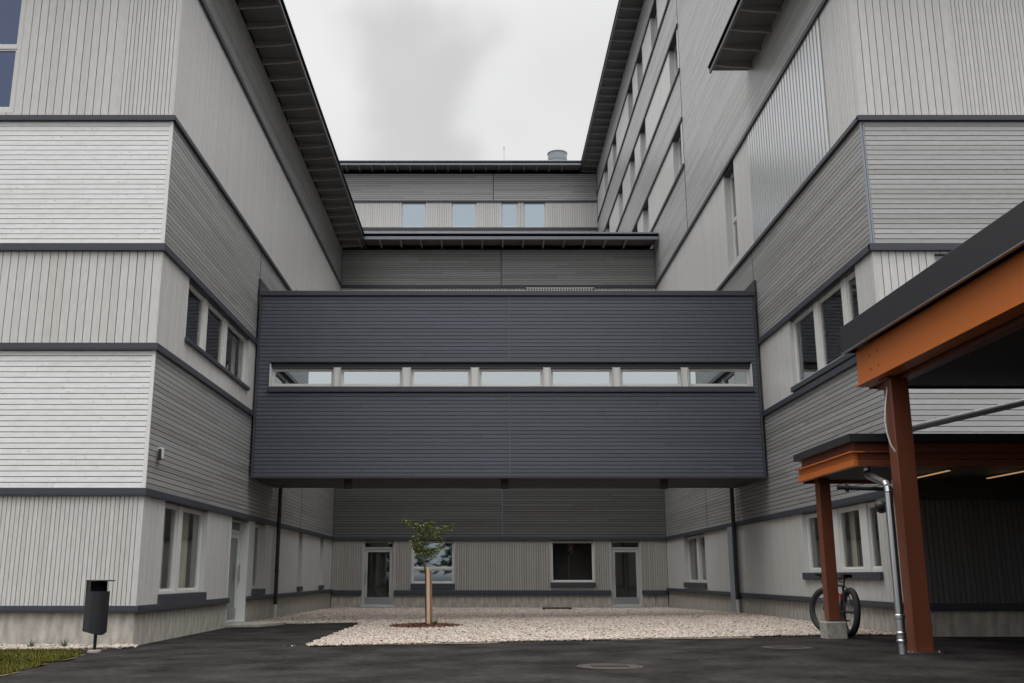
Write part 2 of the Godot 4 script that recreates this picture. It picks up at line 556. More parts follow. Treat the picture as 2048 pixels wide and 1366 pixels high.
func make_materials() -> void:
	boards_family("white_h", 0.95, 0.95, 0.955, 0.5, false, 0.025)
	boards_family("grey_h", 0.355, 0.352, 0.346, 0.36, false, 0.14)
	boards_family("ash_h", 0.48, 0.48, 0.476, 0.36, false, 0.13)
	boards_family("shade_smoke_h", 0.13, 0.13, 0.128, 0.42, false, 0.12)  # grey planks with the shade behind the bridge put into the colour
	boards_family("shade_taupe_v", 0.42, 0.40, 0.375, 0.42, true, 0.06)  # pale boards darkened to paint in the shade behind the bridge
	boards_family("shade_smoke_v", 0.13, 0.13, 0.128, 0.5, true, 0.08)  # upright boards with the lower canopy's shade put into the colour
	boards_family("pale_v", 0.68, 0.671, 0.655, 0.38, true, 0.045)
	boards_family("dark_h", 0.098, 0.107, 0.135, 0.42, false, 0.07)
	mats.backing = plain(0.03, 0.03, 0.03, 0.9)
	mats.inside = plain(0.05, 0.048, 0.045, 0.9)
	mats.trim = plain(0.042, 0.047, 0.06, 0.5)
	mats.fascia_grey = plain(0.19, 0.21, 0.24, 0.4)
	mats.trim_dark = plain(0.028, 0.029, 0.033, 0.4)
	mats.soffit = plain(0.15, 0.145, 0.14, 0.7)
	mats.rafter = plain(0.34, 0.32, 0.30, 0.6)
	mats.frame = plain(0.62, 0.62, 0.60, 0.4)
	mats.jamb = plain(0.52, 0.53, 0.53, 0.45)
	mats.post_white = plain(0.72, 0.72, 0.72, 0.5)
	mats.joint_grey = plain(0.12, 0.135, 0.155, 0.45)
	mats.post_grey = plain(0.25, 0.275, 0.31, 0.4)
	mats.door_frame = plain(0.42, 0.44, 0.43, 0.4)
	mats.door_pale = plain(0.55, 0.57, 0.55, 0.4)
	mats.steel = plain(0.55, 0.56, 0.58, 0.3, 1.0)
	mats.tube_grey = plain(0.55, 0.555, 0.56, 0.3)
	mats.steel_dull = plain(0.4, 0.41, 0.43, 0.45, 0.9)
	mats.sheet = plain(0.62, 0.63, 0.64, 0.24, 0.45)
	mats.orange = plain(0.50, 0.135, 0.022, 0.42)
	mats.shaded_rust = plain(0.15, 0.044, 0.021, 0.45)  # the canopies' orange with the shade beneath them worked into the colour
	mats.roof_black = plain(0.021, 0.021, 0.025, 0.5)
	mats.black = plain(0.016, 0.016, 0.018, 0.5)
	mats.can = plain(0.012, 0.013, 0.017, 0.5)
	mats.rubber = plain(0.018, 0.018, 0.018, 0.75)
	mats.plastic = plain(0.62, 0.62, 0.60, 0.5)
	mats.curtain = plain(0.62, 0.58, 0.48, 0.9)
	mats.mulch = plain(0.11, 0.05, 0.03, 0.95)
	mats.wood = textured(plain(0.75, 0.52, 0.36, 0.7), grain, Vector3(6, 0.6, 6))
	mats.wood_dark = textured(plain(0.36, 0.25, 0.17, 0.8), grain, Vector3(6, 0.6, 6))
	mats.bark = plain(0.07, 0.05, 0.035, 0.9)
	mats.rusty = plain(0.042, 0.032, 0.028, 0.95)
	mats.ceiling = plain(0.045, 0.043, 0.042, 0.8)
	mats.slab = textured(plain(0.5, 0.485, 0.46, 0.85), mats.concrete.albedo_texture, Vector3(1, 1, 1))
	var gl := plain(0.35, 0.4, 0.4, 0.0)
	gl.transparency = BaseMaterial3D.TRANSPARENCY_ALPHA
	gl.albedo_color = Color(0.16, 0.18, 0.18, 0.06)
	gl.metallic_specular = 0.6
	mats.glass = gl
	mats.glass_coated = plain(0.50, 0.545, 0.56, 0.015, 1.0)      # sun-control glazing mirrors the sky
	mats.glass_dim = plain(0.20, 0.235, 0.255, 0.02, 1.0)
	mats.glass_blue = plain(0.40, 0.47, 0.53, 0.03, 1.0)
	mats.glass_deep = plain(0.10, 0.12, 0.19, 0.02, 1.0)
	mats.glass_green = plain(0.10, 0.13, 0.12, 0.03, 0.6)

func sky_image() -> Image:
	var w := 1024
	var h := 512
	var im := Image.create(w, h, false, Image.FORMAT_RGBF)
	var f := FastNoiseLite.new()
	f.seed = 9
	f.frequency = 1.6
	f.fractal_octaves = 6
	for j in h:
		var el := (0.5 - (j + 0.5) / h) * PI
		for i in w:
			var az := wrapf((i + 0.5) / w * TAU, -PI, PI)
			var dir := Vector3(sin(az) * cos(el), sin(el), -cos(az) * cos(el))
			var k := 0.0
			if el >= 0:
				k = (0.49 + 1.45 * smoothstep(0.5, 0.95, sin(el))) * (1.06 - 0.08 * cos(az) * cos(el))
				var n := f.get_noise_3d(dir.x * 1.4, dir.y * 2.6, dir.z * 1.4)
				k *= 1.0 + 0.10 * n
				# a grey bank of cloud, with ragged edges
				var q := Vector2((az + 0.075) / 0.095, (el - 0.46) / 0.13)
				var n2 := f.get_noise_3d(dir.x * 3.2 + 7.0, dir.y * 3.2, dir.z * 3.2)
				k *= 1.0 - 0.22 * smoothstep(1.2, 0.35, q.length() + 1.1 * n2)
			else:
				k = 0.18
			im.set_pixel(i, j, Color(k * 1.0, k * 1.003, k * 1.008))
	return im

# ================================================================ build
func _ready() -> void:
	rng.seed = 77
	cam = Camera3D.new()
	cam.name = "camera"
	add_child(cam)
	cam.position = Vector3(0, 1.1, 0)
	cam.rotation_degrees = Vector3(13.2, 0, 0)
	cam.projection = Camera3D.PROJECTION_FRUSTUM
	cam.near = 0.1
	cam.far = 600.0
	cam.size = 0.1 * 1366.0 / 2000.0
	cam.frustum_offset = Vector2(0.1 * 57.0 / 2000.0, 0)
	cam.current = true
	var env := Environment.new()
	env.background_mode = Environment.BG_SKY
	var sky := Sky.new()
	var pm := PanoramaSkyMaterial.new()
	pm.panorama = ImageTexture.create_from_image(sky_image())
	sky.sky_material = pm
	env.sky = sky
	env.tonemap_mode = Environment.TONE_MAPPER_LINEAR
	env.tonemap_exposure = 1.65
	env.sdfgi_enabled = true
	env.ssao_enabled = true
	env.ssil_enabled = true
	var we := WorldEnvironment.new()
	we.name = "world"
	we.environment = env
	add_child(we)
	var sun := DirectionalLight3D.new()
	sun.name = "sun"
	sun.light_energy = 0.3
	sun.light_angular_distance = 70.0
	sun.light_color = Color(1.0, 0.985, 0.96)
	sun.shadow_enabled = true
	sun.rotation_degrees = Vector3(-80, 4, 0)
	add_child(sun)

	make_textures()
	make_materials()
	build_ground()
	build_west()
	build_east()
	build_back()
	build_far()
	build_bridge()
	build_upper_canopy()
	build_lower_canopy()
	build_site_objects()
	build_bicycle()
	build_tree()
	build_gravel()
	build_grass()
	build_treeline()

# ---------------------------------------------------------------- ground
func in_gravel(x: float, z: float) -> bool:
	var wob := 0.05 * sin(x * 5.1) + 0.03 * sin(x * 13.0 + 1.0) + 0.03 * sin(z * 9.0)
	if x > 6.44 or z < -35.98: return false
	if x > -2.54 + wob:
		return z < lerpf(-15.2, -16.05, clampf((x + 2.54) / 7.7, 0, 1)) + wob * 0.6
	if x > XL + 0.01: return z < -22.7 + wob * 0.5
	return false

func in_strip(x: float, z: float) -> bool:
	return x < -5.2 - 0.05 * sin(z * 9.0) and x > -13.0 and z < -14.75 - 0.55 * smoothstep(-6.4, -5.2, x) and z > ZF + 0.01

func in_grass(x: float, z: float) -> bool:
	return x > -13.0 and x < -5.3 + 0.16 * smoothstep(-13.0, -11.0, z) + 0.03 * sin(z * 7.0) - 0.35 * smoothstep(-13.6, -14.6, z) and z > -14.7 and z < -4.0

func build_ground() -> void:
	var xs := [-150.0, -60.0, -25.0]
	xs.append_array(steps(-12.0, 12.0, 1.0))
	xs.append_array([25.0, 60.0, 150.0])
	var zs := [80.0, 40.0, 15.0]
	zs.append_array(steps(4.0, -40.0, 1.0))
	zs.append_array([-60.0, -100.0, -200.0])
	tag(put("asphalt_ground", sheet(xs, zs, 0.0), mats.asphalt, self), "dark asphalt yard between the buildings, worn paler in the open", "", "", "structure")
	tag(put("gravel_bed", sheet(steps(-2.5, 6.4, 0.4), steps(-15.3, -35.98, 0.4), 0.008, 0.012, in_gravel), mats.gravel_bed, self), "bed of pale pebbles under the bridge", "", "", "structure")
	tag(put("gravel_bed", sheet(steps(XL + 0.02, -2.5, 0.4), steps(-22.7, -35.98, 0.4), 0.008, 0.012, in_gravel), mats.gravel_bed, self), "pale pebbles between the asphalt and the back corner", "", "", "structure")
	tag(put("gravel_strip", sheet(steps(-12.9, -5.3, 0.2), steps(-14.6, ZF + 0.02, 0.15), 0.008, 0.01, in_strip), mats.gravel_bed, self), "narrow strip of pale pebbles along the concrete plinth", "", "", "structure")
	tag(put("lawn", sheet(steps(-12.9, -5.1, 0.13), steps(-4.0, -14.7, 0.15), 0.012, 0.02, in_grass), mats.soil, self), "edge of a lawn beside the asphalt", "", "", "structure")

# ---------------------------------------------------------------- the wing beside the litter bin
func build_west() -> void:
	var root := thing("timber_building", "long timber building with white plank bands beside the litter bin", "building", Vector3.ZERO)
	var side := wall_at(Vector3(XL, 0, 0), Vector3(0, 0, -1), Vector3(1, 0, 0))
	var front := wall_at(Vector3(0, 0, ZF), Vector3(1, 0, 0), Vector3(0, 0, 1))
	var boards := []
	var f := 15.85
	var holes := [[16.9, 19.62, 0.80, 2.33], [21.45, 23.1, 0.0, 2.33], [23.68, 24.9, 0.80, 2.33], [29.4, 30.05, 0.8, 2.33], [33.3, 34.05, 0.8, 2.33], [17.36, 22.2, 5.24, 6.36]]
	box_part("inner_wall", Vector3(-14.0, 0.0, -36.0), Vector3(XL - 0.75, 13.2, ZF - 0.75), mats.inside, root)
	backing(root, side, f + 0.205, 36.0, 0.5, 13.15, holes)
	for b in [[0.66, 2.33, 0.072]]: clad_v(boards, side, f, 36.0, b[0], b[1], holes, b[2], "pale_v")
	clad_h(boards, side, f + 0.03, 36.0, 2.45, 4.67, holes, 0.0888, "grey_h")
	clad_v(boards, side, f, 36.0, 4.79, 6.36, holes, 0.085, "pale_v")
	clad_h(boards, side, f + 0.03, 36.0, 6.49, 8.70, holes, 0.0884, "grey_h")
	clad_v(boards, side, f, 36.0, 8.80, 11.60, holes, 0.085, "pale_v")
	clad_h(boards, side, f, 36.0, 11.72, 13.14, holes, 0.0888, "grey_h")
	for t in [[0.56, 0.66], [2.33, 2.45], [4.67, 4.79], [6.36, 6.49], [8.70, 8.80], [11.60, 11.72]]:
		if t[0] == 0.56:
			trim(root, side, f - 0.05, 21.44, t[0], t[1], 0.06)
			trim(root, side, 23.11, 36.0, t[0], t[1], 0.06)
		else:
			trim(root, side, f - 0.04, 36.0, t[0], t[1])
	plinth(root, side, f + 0.002, 36.0, -0.4, 0.56, [17.0, 25.4, 28.3, 32.0], [[21.45, 23.1]])
	# front
	var fh := [[-10.5, -8.08, 8.88, 11.6]]
	backing(root, front, -14.0, XL - 0.034, 0.5, 13.15, fh)
	clad_v(boards, front, -13.9, XL - 0.024, 0.66, 2.33, [], 0.0705, "pale_v")
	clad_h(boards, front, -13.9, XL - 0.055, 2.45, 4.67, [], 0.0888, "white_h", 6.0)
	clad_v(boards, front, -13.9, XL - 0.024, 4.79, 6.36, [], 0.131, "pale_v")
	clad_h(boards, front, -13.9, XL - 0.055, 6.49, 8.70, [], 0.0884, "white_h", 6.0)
	clad_v(boards, front, -13.9, -6.32, 8.80, 13.1, fh, 0.136, "pale_v")
	clad_v(boards, front, -6.32, XL - 0.024, 8.80, 13.1, [], 0.0705, "pale_v")
	for t in [[0.56, 0.66], [2.33, 2.45], [4.67, 4.79], [6.36, 6.49], [8.70, 8.80]]:
		trim(root, front, -13.95, XL + (0.06 if t[0] < 1.0 else 0.045), t[0], t[1], 0.05 if t[0] > 1.0 else 0.064)
	plinth(root, front, -13.9, XL - 0.004, -0.4, 0.56, [-9.5])
	for y in [[2.45, 4.67], [6.49, 8.70]]:
		box_part("corner_board", Vector3(XL - 0.052, y[0], ZF - 0.028), Vector3(XL + 0.006, y[1], ZF + 0.006), mats.post_white, root, 0.004)
	window(root, front, -10.5, -8.08, 8.88, 11.58, {"rails": [10.12], "glass": mats.glass_deep, "recess": 0.06, "sill": false, "frame": 0.08})
	# side windows
	window(root, side, 16.9, 19.62, 0.80, 2.33, {"posts": [[17.98, 18.2]], "recess": 0.13, "sill_h": 0.15, "curtains": [[17.7, 18.0], [19.1, 19.5]], "frame": 0.06})
	window(root, side, 23.68, 24.9, 0.80, 2.33, {"recess": 0.16, "sill_h": 0.12})
	window(root, side, 29.4, 30.05, 0.80, 2.33, {"recess": 0.16, "sill_h": 0.12})
	window(root, side, 33.3, 34.05, 0.80, 2.33, {"recess": 0.16, "sill_h": 0.12})
	window(root, side, 17.36, 22.2, 5.24, 6.36, {"posts": [[18.68, 18.92], [20.22, 20.45]], "recess": 0.11, "post_d": -0.06, "sill_h": 0.07, "frame": 0.06, "curtains": [[21.75, 22.1]]})
	# joints in the cladding
	span_part("joint_strip", side, 22.86, 22.885, 6.49, 8.70, -0.03, 0.004, mats.trim_dark, root)
	span_part("joint_strip", side, 29.6, 29.63, 2.45, 4.67, -0.03, 0.004, mats.trim_dark, root)
	# the door
	door_at(root, side, 21.45, 23.1, 0.1, 2.33, 2.02, mats.door_pale, mats.glass_green, 0.2, true)
	commit_boards(root, boards)
	# roof
	eave_z(root, XL, -4.40, -36.6, -14.6, 13.12, 0.81)
	box_part("roof", Vector3(-14.5, 13.33, -36.6), Vector3(-4.42, 13.45, -14.6), mats.trim_dark, root)

func door_at(root: Node, w: Dictionary, u0: float, u1: float, y0: float, y1: float, ty: float, fm: Material, gm: Material, r: float, handle_far: bool) -> void:
	var s := Soup.new()
	var k := 0.07
	for a in [[u0, u0 + k, y0, y1], [u1 - k, u1, y0, y1], [u0 + k, u1 - k, y1 - k, y1], [u0 + k, u1 - k, ty, ty + 0.07]]:
		add_span(s, w, a[0], a[1], a[2], a[3], -r - 0.05, -r + 0.03, 0.004)
	for e in [[u0 - 0.002, u0 + 0.02], [u1 - 0.02, u1 + 0.002]]:
		add_span(s, w, e[0], e[1], y0, y1, -r + 0.032, 0.008)
	var node := put("door", s.mesh(), fm, root)
	span_part("head", w, u0 + 0.02, u1 - 0.02, y1 - 0.02, y1, -r + 0.032, -0.002, mats.trim, node)
	span_part("pane", w, u0 + k, u1 - k, ty + 0.07, y1 - k, -r - 0.01, -r - 0.004, gm, node)
	var a := u0 + k + 0.006
	var b := u1 - k - 0.006
	s = Soup.new()
	for q in [[a, a + 0.09, y0 + 0.02, ty - 0.006], [b - 0.09, b, y0 + 0.02, ty - 0.006], [a + 0.09, b - 0.09, ty - 0.1, ty - 0.006], [a + 0.09, b - 0.09, y0 + 0.02, y0 + 0.08]]:
		add_span(s, w, q[0], q[1], q[2], q[3], -r - 0.04, -r + 0.012, 0.004)
	put("leaf_frame", s.mesh(), fm, node)
	span_part("leaf_pane", w, a + 0.09, b - 0.09, y0 + 0.32, ty - 0.1, -r - 0.012, -r - 0.004, gm, node)
	span_part("kick_plate", w, a + 0.02, b - 0.02, y0 + 0.08, y0 + 0.32, -r - 0.02, -r + 0.016, mats.steel_dull, node)
	var hu := b - 0.045 if handle_far else a + 0.045
	s = Soup.new()
	var p0: Vector3 = w.o + w.u * hu + w.n * (-r + 0.06)
	s.tube(p0 + Vector3(0, y0 + 0.85, 0), p0 + Vector3(0, y0 + 1.25, 0), 0.014, 0.014, 8)
	for y in [0.88, 1.22]: s.tube(p0 + Vector3(0, y0 + y, 0), p0 + Vector3(0, y0 + y, 0) - w.n * 0.05, 0.009, 0.009, 6)
	put("handle", s.mesh(), mats.steel, node)
	span_part("threshold", w, u0 - 0.03, u1 + 0.03, y0 - 0.06, y0 + 0.02, -r - 0.05, 0.14, mats.steel, node, 0.006)

# ---------------------------------------------------------------- the wing beside the bicycle, and the tall block behind it
func build_east() -> void:
	var root := thing("timber_building", "tall timber building with grey plank bands behind the orange canopies", "building", Vector3.ZERO)
	var side := wall_at(Vector3(XR, 0, 0), Vector3(0, 0, -1), Vector3(-1, 0, 0))
	var front := wall_at(Vector3(0, 0, ZF), Vector3(1, 0, 0), Vector3(0, 0, 1))
	var f := 15.85
	var boards := []
	box_part("inner_wall", Vector3(XR + 0.75, 0.0, -36.0), Vector3(15.0, 13.2, ZF - 0.75), mats.inside, root)
	box_part("inner_wall", Vector3(XR + 0.75, 13.2, -60.0), Vector3(15.0, 23.7, -22.9), mats.inside, root)
	var holes := [[16.6, 20.6, 1.16, 2.33], [29.75, 32.9, 0.9, 2.33], [16.62, 20.5, 4.92, 6.36], [24.1, 25.2, 9.0, 11.58]]
	backing(root, side, f + 0.205, 36.0, 0.55, 13.15, holes)
	clad_v(boards, side, f, 36.0, 0.70, 2.33, holes, 0.072, "pale_v")
	clad_h(boards, side, f + 0.03, 36.0, 2.45, 4.67, holes, 0.0888, "grey_h")
	clad_v(boards, side, f, 36.0, 4.79, 6.36, holes, 0.072, "pale_v")
	clad_h(boards, side, f + 0.03, 36.0, 6.49, 8.70, holes, 0.0884, "grey_h")
	clad_v(boards, side, f, 17.3, 8.80, 11.60, holes, 0.13, "pale_v")
	clad_v(boards, side, 22.65, 36.0, 8.80, 11.60, holes, 0.085, "pale_v")
	clad_h(boards, side, f, 22.3, 11.72, 13.14, [], 0.0888, "ash_h")
	for t in [[0.59, 0.70], [2.33, 2.45], [4.67, 4.79], [6.36, 6.49], [8.70, 8.80], [11.60, 11.72]]:
		trim(root, side, f - 0.04, 36.0 if t[0] < 11.0 else 36.0, t[0], t[1], 0.06 if t[0] < 1.0 else 0.045)
	plinth(root, side, f + 0.002, 36.0, -0.4, 0.59, [17.4, 22.0, 25.2, 27.8, 31.5])
	# corrugated metal panel
	var s := Soup.new()
	var rib := 0.19
	var u := 17.3
	while u < 22.64:
		var e := minf(u + rib, 22.65)
		var p := []
		for q in [[0.0, -0.03], [0.26, -0.03], [0.28, 0.014], [0.98, 0.014], [1.0, -0.03]]:
			p.append(side.o + side.u * (u + (e - u) * q[0]) + side.n * q[1])
		for i in 4:
			s.quad(p[i] + Vector3(0, 8.80, 0), p[i] + Vector3(0, 11.60, 0), p[i + 1] + Vector3(0, 11.60, 0), p[i + 1] + Vector3(0, 8.80, 0))
		u = e
	put("metal_panel", s.mesh(), mats.sheet, root)
	# front of the wing
	var fh := [[7.47, 9.9, 5.0, 6.32]]
	backing(root, front, XR + 0.034, 15.0, 0.55, 13.15, fh)
	clad_v(boards, front, XR + 0.024, 14.9, 0.70, 2.33, [], 0.085, "shade_smoke_v")  # this band carries the canopy's shade as its colour
	clad_h(boards, front, XR + 0.07, 14.9, 2.45, 4.67, [], 0.0888, "ash_h", 6.0)
	clad_v(boards, front, XR + 0.024, 14.9, 4.79, 6.36, fh, 0.128, "pale_v")
	clad_h(boards, front, XR + 0.07, 14.9, 6.49, 8.70, [], 0.0884, "ash_h", 6.0)
	clad_v(boards, front, XR + 0.024, 8.19, 8.80, 13.1, [], 0.130, "pale_v")
	clad_v(boards, front, 8.19, 14.9, 8.80, 13.1, [], 0.0705, "pale_v")
	for t in [[0.59, 0.70], [2.33, 2.45], [4.67, 4.79], [6.36, 6.49], [8.70, 8.80]]:
		trim(root, front, XR - (0.06 if t[0] < 1.0 else 0.045), 14.95, t[0], t[1], 0.064 if t[0] < 1.0 else 0.05)
	plinth(root, front, XR + 0.004, 14.9, -0.4, 0.59, [10.2])
	for y in [[2.45, 4.67], [6.49, 8.70]]:
		box_part("corner_board", Vector3(XR - 0.006, y[0], ZF - 0.028), Vector3(XR + 0.026, y[1], ZF + 0.006), mats.post_grey, root, 0.004)
		box_part("corner_board", Vector3(XR + 0.034, y[0], ZF - 0.028), Vector3(XR + 0.066, y[1], ZF + 0.004), mats.post_grey, root, 0.004)
	window(root, front, 7.47, 9.9, 5.0, 6.32, {"recess": 0.1, "glass": mats.glass_blue, "posts": [[8.6, 8.75]]})
	# side windows
	window(root, side, 16.6, 20.6, 1.16, 2.33, {"posts": [[17.25, 17.58], [18.68, 19.0]], "recess": 0.12, "sill_h": 0.13, "frame": 0.07, "curtains": [[18.5, 18.8], [20.2, 20.5]]})
	window(root, side, 29.75, 32.9, 0.9, 2.33, {"posts": [[31.1, 31.4]], "recess": 0.16, "sill_h": 0.15})
	window(root, side, 16.62, 20.5, 4.92, 6.36, {"posts": [[17.3, 17.55], [18.86, 19.12]], "recess": 0.11, "post_d": -0.06, "sill_h": 0.1, "frame": 0.07})
	window(root, side, 24.1, 25.2, 9.0, 11.56, {"rails": [10.25], "recess": 0.2, "sill": false, "frame": 0.06})
	span_part("joint_strip", side, 22.95, 22.975, 6.49, 8.70, -0.03, 0.004, mats.trim_dark, root)
	span_part("joint_strip", side, 29.3, 29.33, 2.45, 4.67, -0.03, 0.004, mats.trim_dark, root)
	# the tall block: planks above, three bands of windows
	var th := []
	for z in [30.25, 33.45, 36.95, 39.65, 45.1, 48.5]: th.append([z, z + 1.42, 20.62, 22.16])
	for z in [30.25, 36.85, 39.75, 43.55, 48.5]: th.append([z, z + 1.42, 17.34, 18.96])
	for z in [30.3, 36.9, 39.7, 44.0, 48.5]: th.append([z, z + 1.42, 13.98, 15.56])
	backing(root, side, 22.505, 60.0, 13.15, 23.72, th)
	clad_h(boards, side, 22.3, 29.98, 11.72, 23.7, [], 0.0888, "ash_h", 5.0)
	for y in [[11.72, 13.94], [15.64, 17.30], [19.0, 20.58], [22.24, 23.7]]:
		clad_h(boards, side, 30.03, 53.45, y[0], y[1], [], 0.0888, "ash_h", 5.0)
	for y in [[13.94, 15.56], [17.30, 18.93], [20.58, 22.16]]:
		clad_v(boards, side, 30.03, 53.45, y[0], y[1], th, 0.105, "pale_v")
	for y in [13.94, 15.56, 17.30, 18.93, 20.58, 22.16]:
		span_part("trim", side, 29.98, 53.45, y - 0.02, y + 0.075, -0.03, 0.05, mats.trim_dark, root)
	span_part("joint_strip", side, 29.985, 30.025, 11.72, 23.7, -0.03, 0.006, mats.trim_dark, root)
	for h in th:
		window(root, side, h[0], h[1], h[2], h[3], {"recess": 0.22, "sill": false, "frame": 0.06})
	# end wall of the tall block above the wing's roof
	var end := wall_at(Vector3(0, 0, -22.3), Vector3(1, 0, 0), Vector3(0, 0, 1))
	backing(root, end, XR + 0.034, 15.0, 13.5, 23.72, [])
	clad_h(boards, end, XR + 0.024, 14.9, 13.5, 23.7, [], 0.0888, "ash_h", 6.0)
	commit_boards(root, boards)
	eave_z(root, XR, 5.52, -22.3, -14.6, 13.02, 0.81)
	box_part("roof", Vector3(5.54, 13.23, -22.28), Vector3(15.5, 13.35, -14.6), mats.trim_dark, root)
	eave_z(root, XR, 5.53, -54.5, -21.4, 23.68, 0.85)
	box_part("roof", Vector3(5.55, 23.89, -60.0), Vector3(15.5, 24.0, -21.4), mats.trim_dark, root)

# ---------------------------------------------------------------- the back wall of the courtyard
func build_back() -> void:
	var root := thing("timber_building", "low timber building closing the courtyard behind the bridge", "building", Vector3.ZERO)
	var w := wall_at(Vector3(0, 0, ZB), Vector3(1, 0, 0), Vector3(0, 0, 1))
	var boards := []
	var a := XL + 0.012
	var b := XR - 0.012
	box_part("inner_wall", Vector3(XL - 0.7, 0.0, -53.0), Vector3(XR + 0.7, 13.1, ZB - 0.7), mats.inside, root)
	var holes := [[-4.25, -3.14, 0.0, 2.33], [-2.53, -1.02, 0.84, 2.32], [2.36, 3.91, 0.88, 2.32], [4.47, 5.54, 0.0, 2.33]]
	backing(root, w, XL, XR, 0.4, 13.15, holes)
	clad_v(boards, w, a, b, 0.62, 2.33, holes, 0.085, "shade_taupe_v")  # shade painted into the boards, and into the planks just above
	clad_h(boards, w, a, 0.64, 2.45, 4.67, [], 0.0888, "shade_smoke_h", 4.0, 0.017)
	clad_h(boards, w, 0.7, b, 2.45, 4.67, [], 0.0888, "shade_smoke_h", 4.0, 0.017)
	clad_v(boards, w, a, b, 4.79, 6.36, [], 0.13, "pale_v")
	clad_h(boards, w, a, b, 6.49, 8.70, [], 0.0884, "shade_smoke_h", 4.0)
	clad_v(boards, w, a, b, 8.80, 11.60, [], 0.13, "pale_v")
	clad_h(boards, w, a, 0.64, 11.72, 13.1, [], 0.0888, "grey_h", 4.0, 0.017)
	clad_h(boards, w, 0.7, b, 11.72, 13.1, [], 0.0888, "grey_h", 4.0, 0.017)
	for t in [[2.33, 2.45], [4.67, 4.79], [6.36, 6.49], [8.70, 8.80], [11.59, 11.72]]:
		trim(root, w, a, b, t[0], t[1])
	for q in [[a, -4.27], [-3.12, 4.45], [5.56, b]]: trim(root, w, q[0], q[1], 0.46, 0.62, 0.06)
	for y in [[2.45, 4.67], [11.72, 13.1]]:
		span_part("joint_strip", w, 0.645, 0.695, y[0], y[1], -0.03, 0.006, mats.joint_grey, root)
	plinth(root, w, a, b, -0.4, 0.46, [0.6, 6.0], [[-4.25, -3.14], [4.47, 5.54]])
	door_at(root, w, -4.25, -3.14, 0.06, 2.33, 2.02, mats.door_frame, mats.glass, 0.1, false)
	door_at(root, w, 4.47, 5.54, 0.06, 2.33, 2.02, mats.door_frame, mats.glass, 0.1, false)
	window(root, w, -2.53, -1.02, 0.84, 2.32, {"rails": [1.36], "recess": 0.1, "sill_h": 0.18, "glass": mats.glass_dim, "blind": [0.86, 1.24]})
	window(root, w, 2.36, 3.91, 0.88, 2.32, {"recess": 0.1, "sill_h": 0.14})
	commit_boards(root, boards)
	# a white slatted ventilation grille on the upper band
	span_part("vent_back", w, 1.58, 4.14, 11.36, 11.57, -0.002, 0.01, mats.black, root)
	var s := Soup.new()
	for i in 25: add_span(s, w, 1.62 + 0.1 * i, 1.672 + 0.1 * i, 11.362, 11.568, 0.03, 0.07)
	add_span(s, w, 1.58, 4.14, 11.57, 11.6, 0.0, 0.075)
	add_span(s, w, 1.58, 4.14, 11.33, 11.36, 0.0, 0.075)
	put("vent_grille", s.mesh(), mats.plastic, root)
	eave_x(root, ZB, -34.95, -4.9, 6.44, 13.16, 0.76)
	box_part("roof", Vector3(-14.0, 13.36, -53.3), Vector3(6.42, 13.44, -34.96), mats.trim_dark, root)

